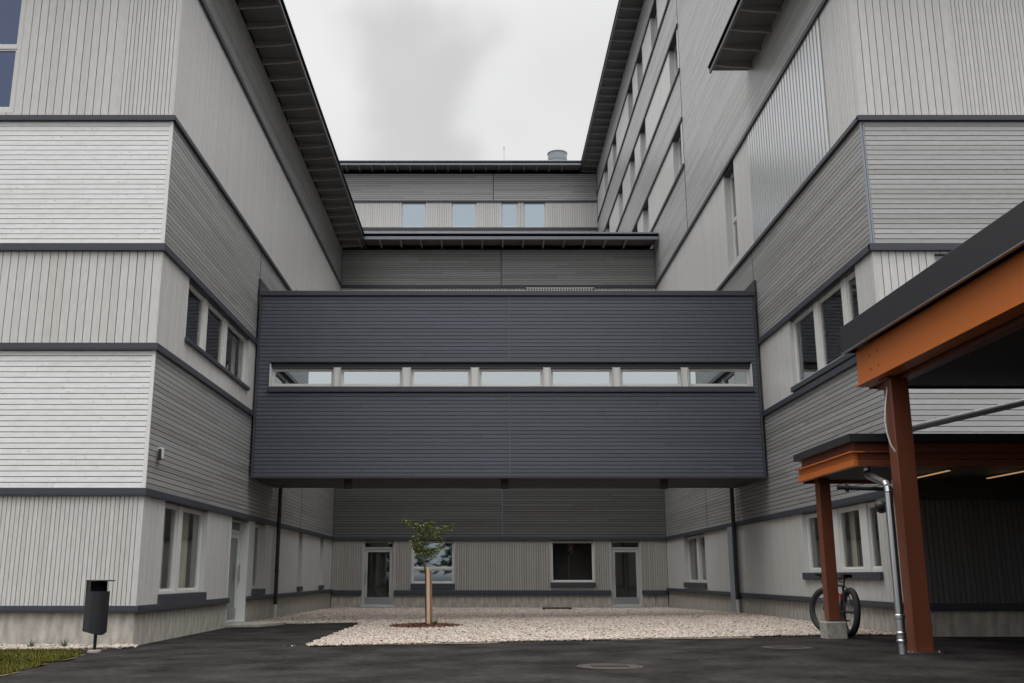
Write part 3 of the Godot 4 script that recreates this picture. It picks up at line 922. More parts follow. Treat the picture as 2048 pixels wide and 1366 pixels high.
# ---------------------------------------------------------------- the tall block beyond
func build_far() -> void:
	var root := thing("timber_building", "distant timber block with blue windows under its eaves, above the courtyard's back roof", "building", Vector3.ZERO)
	var w := wall_at(Vector3(0, 0, ZFAR), Vector3(1, 0, 0), Vector3(0, 0, 1))
	var boards := []
	var b := XR - 0.012
	box_part("inner_wall", Vector3(-16.0, 0.0, -66.0), Vector3(XR, 23.5, ZFAR - 0.7), mats.inside, root)
	var holes := [[-4.66, -3.26, 20.28, 21.78], [-1.83, -0.38, 20.28, 21.78], [1.0, 1.97, 20.28, 21.78], [2.25, 3.53, 20.28, 21.78]]
	backing(root, w, -16.0, XR, 13.4, 23.5, holes)
	clad_h(boards, w, -15.9, b, 13.45, 20.1, [], 0.112, "ash_h", 5.0, 0.024)
	clad_v(boards, w, -15.9, b, 20.26, 21.76, holes, 0.125, "pale_v")
	clad_h(boards, w, -15.9, 0.54, 21.88, 23.5, [], 0.112, "ash_h", 5.0, 0.024)
	clad_h(boards, w, 0.58, b, 21.88, 23.5, [], 0.112, "ash_h", 5.0, 0.024)
	trim(root, w, -15.9, b, 21.76, 21.88)
	trim(root, w, -15.9, b, 20.1, 20.26)
	for h in holes: window(root, w, h[0], h[1], h[2], h[3], {"recess": 0.12, "glass": mats.glass_blue, "sill": false})
	commit_boards(root, boards)
	eave_x(root, ZFAR, -52.5, -16.0, 5.5, 23.62, 0.72)
	box_part("roof", Vector3(-16.0, 23.82, -66.0), Vector3(5.5, 23.88, -52.51), mats.trim_dark, root)
	# on its roof
	var v := thing("roof_vent", "wide grey ventilation drum standing on the distant roof", "roof vent", Vector3(4.25, 23.88, -53.6))
	var s := Soup.new()
	s.lathe(Vector3.ZERO, [[0.0, 0.0], [0.55, 0.0], [0.55, 0.42], [0.565, 0.43], [0.565, 0.47], [0.55, 0.48], [0.55, 0.84], [0.58, 0.85], [0.58, 0.9], [0.54, 0.9], [0.5, 0.55], [0.0, 0.55]], 32)
	put("drum", s.mesh(), mats.post_grey, v)
	s = Soup.new()
	s.box(Vector3(-0.6, -0.02, -0.6), Vector3(0.6, 0.06, 0.6))
	put("curb", s.mesh(), mats.trim, v)
	v = thing("roof_vent", "low flat ventilation cap on the distant roof, half hidden by the tall eaves", "roof vent", Vector3(5.3, 23.88, -54.0))
	s = Soup.new()
	s.lathe(Vector3.ZERO, [[0.0, 0.0], [0.4, 0.0], [0.4, 0.3], [0.5, 0.32], [0.42, 0.42], [0.2, 0.48], [0.0, 0.49]], 24)
	put("cap", s.mesh(), mats.post_grey, v)
	var an := thing("antenna_mast", "thin antenna mast standing on the distant roof", "antenna", Vector3(1.18, 23.88, -53.5))
	s = Soup.new()
	s.tube(Vector3.ZERO, Vector3(0, 1.2, 0), 0.014, 0.012, 6)
	put("pole", s.mesh(), mats.steel_dull, an)
	s = Soup.new()
	s.tube(Vector3(0, 1.1, 0), Vector3(0, 1.28, 0), 0.03, 0.03, 8)
	put("head", s.mesh(), mats.steel_dull, an)

# ---------------------------------------------------------------- the link bridge
func build_bridge() -> void:
	var root := thing("link_bridge", "dark blue-grey planked link bridge with a ribbon of windows joining the two wings", "bridge", Vector3.ZERO)
	var zf := -22.75
	var zb := -25.5
	var w := wall_at(Vector3(0, 0, zf), Vector3(1, 0, 0), Vector3(0, 0, 1))
	var wb := wall_at(Vector3(0, 0, zb), Vector3(1, 0, 0), Vector3(0, 0, -1))
	var a := XL + 0.05
	var b := XR - 0.05
	var boards := []
	var hole := [[-4.93, 6.2, 5.30, 5.93]]
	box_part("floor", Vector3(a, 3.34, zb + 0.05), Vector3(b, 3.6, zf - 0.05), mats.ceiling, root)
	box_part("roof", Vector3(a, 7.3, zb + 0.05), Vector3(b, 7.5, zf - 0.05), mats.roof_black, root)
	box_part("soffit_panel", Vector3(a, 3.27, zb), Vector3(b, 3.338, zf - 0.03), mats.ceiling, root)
	backing(root, w, a, b, 3.28, 7.6, hole)
	backing(root, wb, a, b, 3.28, 7.6, [])
	box_part("inner_wall", Vector3(a, 3.6, -24.3), Vector3(b, 7.3, -24.2), mats.inside, root)
	for y in [[3.29, 5.22], [5.97, 7.53]]:
		clad_h(boards, w, a + 0.06, 0.575, y[0], y[1], [], 0.0884, "dark_h", 3.6)
		clad_h(boards, w, 0.625, b - 0.06, y[0], y[1], [], 0.0884, "dark_h", 3.6)
		span_part("joint_strip", w, 0.58, 0.596, y[0], y[1], -0.03, 0.008, mats.joint_grey, root)
		span_part("joint_strip", w, 0.604, 0.62, y[0], y[1], -0.03, 0.008, mats.joint_grey, root)
	clad_h(boards, w, a + 0.06, -4.95, 5.22, 5.97, [], 0.094, "dark_h", 3.6)
	clad_h(boards, w, 6.22, b - 0.06, 5.22, 5.97, [], 0.094, "dark_h", 3.6)
	for x in [[a, a + 0.055], [b - 0.055, b]]:
		span_part("corner_board", w, x[0], x[1], 3.28, 7.54, -0.04, 0.01, mats.trim, root, 0.004)
	# back face of the bridge, seen from the courtyard behind
	clad_h(boards, wb, a, b, 3.29, 7.53, [], 0.0884, "dark_h", 3.6)
	span_part("roof_edge", w, XL + 0.04, XR - 0.04, 7.54, 7.66, -0.25, 0.05, mats.trim, root, 0.008)
	span_part("roof_edge", wb, XL + 0.04, XR - 0.04, 7.54, 7.66, -0.25, 0.05, mats.trim, root, 0.008)
	span_part("drip_edge", w, XL + 0.04, XR - 0.04, 3.262, 3.286, -0.06, 0.03, mats.trim, root)
	span_part("sill", w, -4.98, 6.25, 5.23, 5.36, -0.1, 0.065, mats.trim, root, 0.01)
	span_part("lintel", w, -4.94, 6.21, 5.93, 5.97, -0.16, 0.04, mats.trim, root, 0.006)
	span_part("lintel", w, -4.93, 6.2, 5.80, 5.926, -0.16, -0.06, mats.trim, root)
	# seven windows between broad posts
	var posts := [-4.93, -3.46, -3.33, -1.87, -1.70, -0.28, -0.12, 1.40, 1.54, 3.01, 3.16, 4.60, 4.74, 6.2]
	for i in 7:
		window(root, w, posts[i * 2], posts[i * 2 + 1], 5.37, 5.82, {"recess": 0.11, "sill": false, "frame": 0.05, "glass": mats.glass_coated})
		if i < 6: span_part("window_post", w, posts[i * 2 + 1] + 0.003, posts[i * 2 + 2] - 0.003, 5.362, 5.82, -0.14, -0.012, mats.frame, root, 0.005)
	span_part("window_post", w, -4.96, -4.932, 5.362, 5.9, -0.14, 0.02, mats.frame, root)
	span_part("window_post", w, 6.202, 6.23, 5.362, 5.9, -0.14, 0.02, mats.frame, root)
	commit_boards(root, boards)
	# upstands where the roof meets the two walls
	box_part("flashing", Vector3(XL + 0.004, 7.66, zb), Vector3(XL + 0.05, 7.97, zf), mats.trim_dark, root)
	box_part("flashing", Vector3(XR - 0.05, 7.66, zb), Vector3(XR - 0.004, 7.93, zf), mats.trim_dark, root)
	for q in [[-3.13, "beside the litter bin wing"], [0.49, "in the middle"], [4.18, "beside the bicycle wing"]]:
		var l := thing("ceiling_lamp", "black boxed lamp under the bridge, " + q[1], "lamp", Vector3(q[0], 3.27, -23.3), "lamps under the bridge")
		var s := Soup.new()
		s.chamfer_box(Vector3(-0.085, -0.21, -0.085), Vector3(0.085, 0.0, 0.085), 0.008)
		put("housing", s.mesh(), mats.black, l)
		s = Soup.new()
		s.box(Vector3(-0.06, -0.215, -0.06), Vector3(0.06, -0.211, 0.06))
		put("lens", s.mesh(), mats.trim, l)
	for q in [[-4.75, 0.32, -24.4, "tall thin rod with a white tip on the bridge roof"], [-3.62, 0.14, -24.6, "short dark stub on the bridge roof"]]:
		var l := thing("roof_rod", q[3], "rod", Vector3(q[0], 7.5, q[2]))
		var s := Soup.new()
		s.tube(Vector3.ZERO, Vector3(0, q[1] + 0.35, 0), 0.012, 0.01, 6)
		put("rod", s.mesh(), mats.black, l)
		s = Soup.new()
		s.tube(Vector3(0, q[1] + 0.35, 0), Vector3(0, q[1] + 0.4, 0), 0.014, 0.004, 6)
		put("tip", s.mesh(), mats.plastic if q[1] > 0.2 else mats.black, l)

# ---------------------------------------------------------------- the canopies
func build_upper_canopy() -> void:
	var root := thing("canopy", "higher canopy with a broad black roof edge over a bright orange beam", "canopy", Vector3.ZERO)
	var x0 := 4.9
	var z0 := -13.35
	var z1 := 7.0  # roof drawn out past the viewer, unseen, to deepen the shade
	var x1 := 9.6
	box_part("roof_edge", Vector3(x0, 4.06, z0), Vector3(x0 + 0.05, 4.42, z1), mats.roof_black, root, 0.006)
	box_part("roof_edge", Vector3(x0 + 0.051, 4.06, z0), Vector3(x1, 4.42, z0 + 0.05), mats.roof_black, root, 0.006)
	box_part("roof", Vector3(x0 + 0.052, 4.1, z0 + 0.052), Vector3(x1, 4.38, z1), mats.roof_black, root)
	box_part("drip_edge", Vector3(x0 - 0.012, 4.045, z0), Vector3(x0 + 0.03, 4.058, z1), mats.steel_dull, root)
	# edge beam: a web between two flanges, as a steel channel has
	var bx := x0 + 0.13
	var s := Soup.new()
	s.chamfer_box(Vector3(bx, 3.6, z0 + 0.16), Vector3(bx + 0.02, 4.06, z1), 0.004)
	s.box(Vector3(bx - 0.02, 3.575, z0 + 0.1), Vector3(bx + 0.2, 3.6, z1))
	put("edge_beam", s.mesh(), mats.orange, root)
	s = Soup.new()
	s.box(Vector3(bx + 0.26, 3.53, z0 + 0.12), Vector3(bx + 0.40, 3.602, z1))
	put("inner_beam", s.mesh(), mats.shaded_rust, root)
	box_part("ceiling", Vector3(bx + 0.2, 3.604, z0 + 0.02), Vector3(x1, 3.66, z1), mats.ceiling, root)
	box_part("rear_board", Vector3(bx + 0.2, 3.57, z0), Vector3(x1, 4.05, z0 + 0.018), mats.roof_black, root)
	box_part("added_rear_wall", Vector3(x1, -0.2, z0), Vector3(x1 + 0.12, 4.05, z1), mats.ceiling, root)  # unseen wall added to darken the shelter
	box_part("added_end_wall", Vector3(x0 + 0.4, -0.2, z1 - 0.12), Vector3(x1 - 0.001, 3.97, z1 - 0.002), mats.ceiling, root)  # added behind the viewer to shut light out of the shelter
	# the post with its base plate
	var px := 5.28
	var pz := -12.6
	var y0 := g(px, pz)
	s = Soup.new()
	s.chamfer_box(Vector3(px - 0.115, y0 + 0.012, pz - 0.115), Vector3(px + 0.115, 3.57, pz + 0.115), 0.01)
	put("post", s.mesh(), mats.shaded_rust, root)
	box_part("head_plate", Vector3(px - 0.16, 3.545, pz - 0.15), Vector3(px + 0.16, 3.569, pz + 0.15), mats.shaded_rust, root, 0.003)
	for q in [[-0.13, 3.9], [-0.13, 3.72], [0.13, 3.9], [0.13, 3.72]]:
		s = Soup.new()
		s.tube(Vector3(bx - 0.012, q[1], pz + q[0]), Vector3(bx + 0.004, q[1], pz + q[0]), 0.016, 0.018, 6)
		put("bolt", s.mesh(), mats.orange, root)
	box_part("base_plate", Vector3(px - 0.2, y0 - 0.01, pz - 0.18), Vector3(px + 0.2, y0 + 0.012, pz + 0.18), mats.steel, root, 0.003)
	for q in [[-0.16, 0.14], [0.16, 0.14], [-0.16, -0.14], [0.16, -0.14]]:
		s = Soup.new()
		s.tube(Vector3(px + q[0], y0 + 0.01, pz + q[1]), Vector3(px + q[0], y0 + 0.035, pz + q[1]), 0.013, 0.013, 6)
		put("bolt", s.mesh(), mats.steel_dull, root)
	var t := thing("steel_tube", "grey steel tube rising from the rust-red post under the higher canopy", "pipe", Vector3(5.7, 3.03, -13.46))
	s = Soup.new()
	s.tube(Vector3(0.0, 0, 0), Vector3(4.2, 0.95, 0.0), 0.05, 0.05, 16)
	put("tube", s.mesh(), mats.tube_grey, t)
	s = Soup.new()
	s.tube(Vector3(0.04, -0.1, 0), Vector3(0.04, 0.03, 0), 0.03, 0.03, 10)
	put("bracket", s.mesh(), mats.black, t)
	t = thing("cable", "thin grey cable hanging loose in a bow beside the rust-red post", "cable", Vector3.ZERO)
	s = Soup.new()
	s.path([Vector3(5.2, 3.56, -12.62), Vector3(5.16, 3.4, -12.6), Vector3(5.115, 3.2, -12.58), Vector3(5.09, 3.0, -12.57), Vector3(5.1, 2.85, -12.56), Vector3(5.13, 2.7, -12.55), Vector3(5.18, 2.6, -12.53)], 0.011, 6)
	put("cable", s.mesh(), mats.plastic, t)

func build_lower_canopy() -> void:
	var root := thing("canopy", "lower canopy with stepped orange beams, shade coloured into the rust-red fronts, against the wing, sheltering the bicycle", "canopy", Vector3.ZERO)
	var x0 := 4.86
	var z0 := -15.7
	var z1 := -13.25
	var x1 := 14.5
	box_part("roof", Vector3(x0, 2.84, z0), Vector3(x1, 2.95, z1), mats.roof_black, root, 0.006)
	var k := 0.1
	box_part("upper_beam", Vector3(x0 + k, 2.72, z0 + 0.08), Vector3(x0 + k + 0.05, 2.838, z1 - k), mats.shaded_rust, root)
	box_part("upper_beam", Vector3(x0 + k + 0.051, 2.72, z1 - k - 0.05), Vector3(x1, 2.838, z1 - k), mats.shaded_rust, root)
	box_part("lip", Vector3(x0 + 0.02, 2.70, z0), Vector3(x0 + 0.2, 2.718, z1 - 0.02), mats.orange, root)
	box_part("lip", Vector3(x0 + 0.201, 2.70, z1 - 0.2), Vector3(x1, 2.718, z1 - 0.02), mats.shaded_rust, root)  # front-facing boards: same orange, their shade put into the colour
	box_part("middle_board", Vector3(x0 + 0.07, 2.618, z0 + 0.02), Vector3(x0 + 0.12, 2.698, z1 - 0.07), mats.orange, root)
	box_part("middle_board", Vector3(x0 + 0.121, 2.618, z1 - 0.12), Vector3(x1, 2.698, z1 - 0.07), mats.shaded_rust, root)
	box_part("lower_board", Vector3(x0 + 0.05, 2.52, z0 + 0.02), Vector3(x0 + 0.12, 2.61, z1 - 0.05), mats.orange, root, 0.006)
	box_part("lower_board", Vector3(x0 + 0.121, 2.52, z1 - 0.12), Vector3(x1, 2.61, z1 - 0.05), mats.shaded_rust, root, 0.006)
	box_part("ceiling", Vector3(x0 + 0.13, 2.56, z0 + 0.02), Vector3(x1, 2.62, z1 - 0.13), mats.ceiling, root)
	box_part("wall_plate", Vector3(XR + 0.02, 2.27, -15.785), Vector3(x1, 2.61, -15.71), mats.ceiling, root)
	# it runs on in front of the wing, with an unseen end wall added to darken it
	box_part("rear_beam", Vector3(x0 + 0.13, 2.5, z0), Vector3(XR - 0.1, 2.6, z0 + 0.018), mats.shaded_rust, root)
	box_part("added_end_wall", Vector3(10.2, 0.0, z0), Vector3(10.3, 2.55, z1 + 4.0), mats.ceiling, root)
	var px := 5.22
	var pz := -15.5
	var y0 := g(px, pz)
	var s := Soup.new()
	s.chamfer_box(Vector3(px - 0.09, y0 + 0.25, pz - 0.09), Vector3(px + 0.09, 2.56, pz + 0.09), 0.01)
	put("post", s.mesh(), mats.shaded_rust, root)
	s = Soup.new()
	s.chamfer_box(Vector3(px - 0.155, y0 - 0.2, pz - 0.15), Vector3(px + 0.155, y0 + 0.24, pz + 0.15), 0.012)
	put("footing", s.mesh(), mats.slab, root)
	s = Soup.new()
	s.box(Vector3(px - 0.12, y0 + 0.241, pz - 0.12), Vector3(px + 0.12, y0 + 0.2495, pz + 0.12))
	put("base_plate", s.mesh(), mats.steel_dull, root)
	for q in [[6.5, -14.6], [7.6, -14.55]]:
		var l := thing("strip_light", "thin warm strip light under the lower canopy, " + ("nearer the rust-red post" if q[0] < 7.0 else "further from the rust-red post"), "lamp", Vector3(q[0], 2.55, q[1]), "strip lights under the lower canopy")
		s = Soup.new()
		s.box(Vector3(-0.03, -0.01, -0.62), Vector3(0.03, 0.01, 0.62))
		put("housing", s.mesh(), mats.black, l)
		var em := plain(0.6, 0.45, 0.32, 0.5)
		em.emission_enabled = true
		em.emission = Color(1.0, 0.78, 0.58)
		em.emission_energy_multiplier = 0.24
		s = Soup.new()
		s.box(Vector3(-0.018, -0.022, -0.6), Vector3(0.018, -0.011, 0.6))
		put("tube", s.mesh(), em, l)
		var ol := OmniLight3D.new()
		ol.name = numbered("glow", l)
		ol.light_energy = 0.012
		ol.light_color = Color(1.0, 0.8, 0.6)
		ol.light_size = 0.3
		ol.omni_range = 12.0
		ol.omni_attenuation = 2.0
		ol.shadow_enabled = true
		ol.position = Vector3(0, -0.1, 0)
		l.add_child(ol)
	# rainwater pipe in front of the big post
	var t := thing("rainwater_pipe", "shiny galvanised rainwater pipe with a ribbed foot beside the big rust-red post", "pipe", Vector3.ZERO)
	var yb := g(4.98, -12.4)
	s = Soup.new()
	s.path([Vector3(4.98, 2.1, -12.4), Vector3(4.98, yb + 0.45, -12.4)], 0.048, 20)
	put("shaft", s.mesh(), mats.steel, t)
	s = Soup.new()
	s.path([Vector3(5.16, 2.57, -13.5), Vector3(5.16, 2.46, -13.5), Vector3(5.14, 2.41, -13.42), Vector3(5.0, 2.22, -12.5), Vector3(4.985, 2.17, -12.42), Vector3(4.98, 2.1, -12.4)], 0.048, 20)
	put("elbow", s.mesh(), mats.steel, t)
	s = Soup.new()
	s.lathe(Vector3(4.98, yb + 0.13, -12.4), [[0.0, 0.0], [0.056, 0.0], [0.062, 0.01], [0.062, 0.03], [0.054, 0.04], [0.054, 0.09], [0.062, 0.1], [0.062, 0.12], [0.054, 0.13], [0.054, 0.27], [0.063, 0.28], [0.063, 0.32], [0.05, 0.33]], 20)
	put("collar", s.mesh(), mats.steel, t)
	s = Soup.new()
	s.tube(Vector3(4.98, yb - 0.05, -12.4), Vector3(4.98, yb + 0.14, -12.4), 0.046, 0.046, 16)
	put("foot", s.mesh(), mats.steel_dull, t)
	t = thing("wall_spotlight", "black spotlight on a horizontal arm below the lower canopy's beams", "lamp", Vector3(4.62, 2.22, -13.15))
	s = Soup.new()
	s.tube(Vector3(0.14, 0, 0), Vector3(0.75, -0.02, 0), 0.026, 0.026, 10)
	put("arm", s.mesh(), mats.black, t)
	s = Soup.new()
	s.tube(Vector3(0.0, 0.01, 0), Vector3(0.2, 0.0, 0), 0.034, 0.03, 12)
	s.tube(Vector3(0.115, 0.005, 0), Vector3(0.14, 0.005, 0), 0.058, 0.058, 14)
	put("head", s.mesh(), mats.black, t)
	t = thing("wall_lamp", "round black wall lamp beside the ground-floor window, behind the rainwater pipe", "lamp", Vector3(XR, 2.17, -16.12))
	s = Soup.new()
	var sp := []
	for i in 13:
		var an := -PI / 2 + PI * i / 12
		sp.append([0.1 * cos(an), 0.1 * sin(an)])
	s.lathe(Vector3(-0.12, 0, 0), sp, 20)
	put("globe", s.mesh(), mats.black, t)
	s = Soup.new()
	s.tube(Vector3(-0.06, 0, 0), Vector3(0.0, 0, 0), 0.05, 0.06, 12)
	put("bracket", s.mesh(), mats.black, t)

# ---------------------------------------------------------------- smaller things
func build_site_objects() -> void:
	# litter bin
	var bx := -5.45
	var bz := -14.62
	var y0 := g(bx, bz)
	var bin := thing("litter_bin", "dark litter bin with a flat lid on a single post beside the lawn", "litter bin", Vector3(bx, y0, bz))
	var s := Soup.new()
	s.tube(Vector3(0, -0.1, 0), Vector3(0, 0.34, 0), 0.028, 0.028, 14)
	put("post", s.mesh(), mats.can, bin)
	# bucket: a rounded-front box, open at the top
	var outline := []
	for i in 17:
		var an := -PI * 0.5 + PI * i / 16.0
		outline.append(Vector2(0.035 + 0.135 * cos(an) * (1.0 if i in [0, 16] else 1.0), 0.165 * sin(an)))
	s = Soup.new()
	var full := [Vector2(-0.16, -0.165)]
	full.append_array(outline)
	full.append(Vector2(-0.16, 0.165))
	var turn := Basis(Vector3.UP, deg_to_rad(-42))
	for i in full.size():
		var p: Vector2 = full[i]
		var q: Vector2 = full[(i + 1) % full.size()]
		var dip := func(e: Vector2) -> float: return 0.285 - 0.05 * smoothstep(0.2, 0.0, (turn * Vector3(e.x, 0, e.y)).length() if e.x < 0.0 else absf(e.y))
		var tp := 0.97 if p.x < -0.1 and q.x < -0.1 else 0.83
		var tq := tp
		var pa: Vector3 = turn * Vector3(p.x, 0, p.y)
		var qa: Vector3 = turn * Vector3(q.x, 0, q.y)
		s.quad(pa + Vector3(0, dip.call(p), 0), qa + Vector3(0, dip.call(q), 0), qa + Vector3(0, tq, 0), pa + Vector3(0, tp, 0))
		s.tri(Vector3(0, 0.235, 0), qa + Vector3(0, dip.call(q), 0), pa + Vector3(0, dip.call(p), 0))
	put("bucket", s.mesh(), mats.can, bin)
	bin.scale = Vector3(0.82, 1.0, 0.82)
	s = Soup.new()
	s.chamfer_box(Vector3(-0.02, 0.82, -0.155), Vector3(0.0, 0.965, 0.155), 0.002)
	var back := put("back_plate", s.mesh(), mats.can, bin, turn * Vector3(-0.14, 0, 0))
	back.transform.basis = turn
	s = Soup.new()
	s.chamfer_box(Vector3(-0.17, 0.968, -0.17), Vector3(0.205, 0.985, 0.17), 0.004)
	var lid := put("lid", s.mesh(), mats.can, bin)
	lid.transform.basis = turn
	for e in [-0.15, 0.15]:
		s = Soup.new()
		s.box(Vector3(-0.14, 0.8, e - 0.004), Vector3(-0.02, 0.967, e + 0.004))
		var arm := put("lid_arm", s.mesh(), mats.can, bin)
		arm.transform.basis = turn
	s = Soup.new()
	s.chamfer_box(Vector3(-0.09, -0.12, -0.09), Vector3(0.09, 0.035, 0.09), 0.012)
	put("footing", s.mesh(), mats.slab, bin)
	# sensor box on the planks
	var sb := thing("wall_sensor", "small grey box on the grey planks near the white corner board", "sensor", Vector3(XL, 3.06, -16.4))
	s = Soup.new()
	s.chamfer_box(Vector3(0.0, -0.09, -0.06), Vector3(0.07, 0.09, 0.06), 0.008)
	put("box", s.mesh(), mats.plastic, sb)
	s = Soup.new()
	s.tube(Vector3(0.05, 0.06, 0.1), Vector3(0.05, -0.12, 0.1), 0.025, 0.03, 12)
	put("eye", s.mesh(), mats.black, sb)
	# rainwater downpipes under the bridge
	for q in [[XL + 0.09, -26.0, "black downpipe with a white foot in the corner by the lone door"], [XR - 0.12, -25.75, "black downpipe with a white foot at the corner beyond the bicycle"]]:
		var t := thing("downpipe", q[2], "downpipe", Vector3(q[0], 0, q[1]), "downpipes behind the bridge")
		var yg := g(q[0], q[1])
		s = Soup.new()
		s.tube(Vector3(0, yg + 0.36, 0), Vector3(0, 3.9, 0), 0.05, 0.05, 14)
		put("shaft", s.mesh(), mats.black, t)
		s = Soup.new()
		s.tube(Vector3(0, yg - 0.1, 0), Vector3(0, yg + 0.36, 0), 0.042, 0.042, 14)
		put("foot", s.mesh(), mats.plastic, t)
		for y in [1.2, 2.6]:
			s = Soup.new()
			s.tube(Vector3(0, y, 0), Vector3(0, y + 0.04, 0), 0.06, 0.06, 14)
			put("clamp", s.mesh(), mats.black, t)
	# column at the corner behind the second downpipe
	var c := thing("corner_pilaster", "pale upright casing against the wall behind the downpipe", "pilaster", Vector3(XR, 0, -26.2))
	s = Soup.new()
	s.chamfer_box(Vector3(-0.1, 0.0, -0.35), Vector3(0.06, 2.33, 0.35), 0.006)
	put("casing", s.mesh(), mats.post_grey, c)
	# door slab
	var sl := thing("door_slab", "pale concrete slab in front of the side door", "slab", Vector3.ZERO)
	s = Soup.new()
	s.prism([Vector2(-5.3, 21.35), Vector2(-4.62, 21.4), Vector2(-4.35, 22.5), Vector2(-4.35, 22.75), Vector2(-5.3, 22.75)], -0.05, 0.0)
	var sm := put("slab", s.mesh(), mats.slab, sl)
	sm.transform = Transform3D(Basis(Vector3.RIGHT, -PI / 2), Vector3(0, 0.125, 0))
	# round drain covers in the asphalt
	for q in [[1.36, -11.28, 0.36, "larger rusty drain cover in the asphalt, nearest the viewer"], [3.98, -13.7, 0.33, "rusty drain cover in the asphalt in front of the bicycle"]]:
		var d := thing("drain_cover", q[3], "drain cover", Vector3(q[0], g(q[0], q[1]), q[1]), "drain covers in the asphalt")
		s = Soup.new()
		s.lathe(Vector3.ZERO, [[q[2], 0.0], [q[2], 0.008], [q[2] - 0.03, 0.009], [q[2] - 0.035, 0.004], [q[2] - 0.045, 0.004], [q[2] - 0.05, 0.009], [0.0, 0.009]], 36)
		put("lid", s.mesh(), mats.rusty, d)
		for i in 4:
			s = Soup.new()
			s.chamfer_box(Vector3(-0.2, 0.0091, -0.14 + 0.08 * i), Vector3(0.2, 0.014, -0.11 + 0.08 * i), 0.002)
			put("rib", s.mesh(), mats.rusty, d)
	var dg := thing("drain_grate", "flat black drain grate lying in the far pebbles", "drain grate", Vector3(2.3, 0.0, -32.5))
	s = Soup.new()
	var yg2 := g(2.3, -32.5) + 0.06
	for i in 7: s.box(Vector3(-0.4, yg2, -0.3 + 0.1 * i), Vector3(0.4, yg2 + 0.03, -0.26 + 0.1 * i))
	s.box(Vector3(-0.44, yg2 - 0.06, -0.34), Vector3(-0.4, yg2 + 0.035, 0.38))
	s.box(Vector3(0.4, yg2 - 0.06, -0.34), Vector3(0.44, yg2 + 0.035, 0.38))
	put("grate", s.mesh(), mats.black, dg)

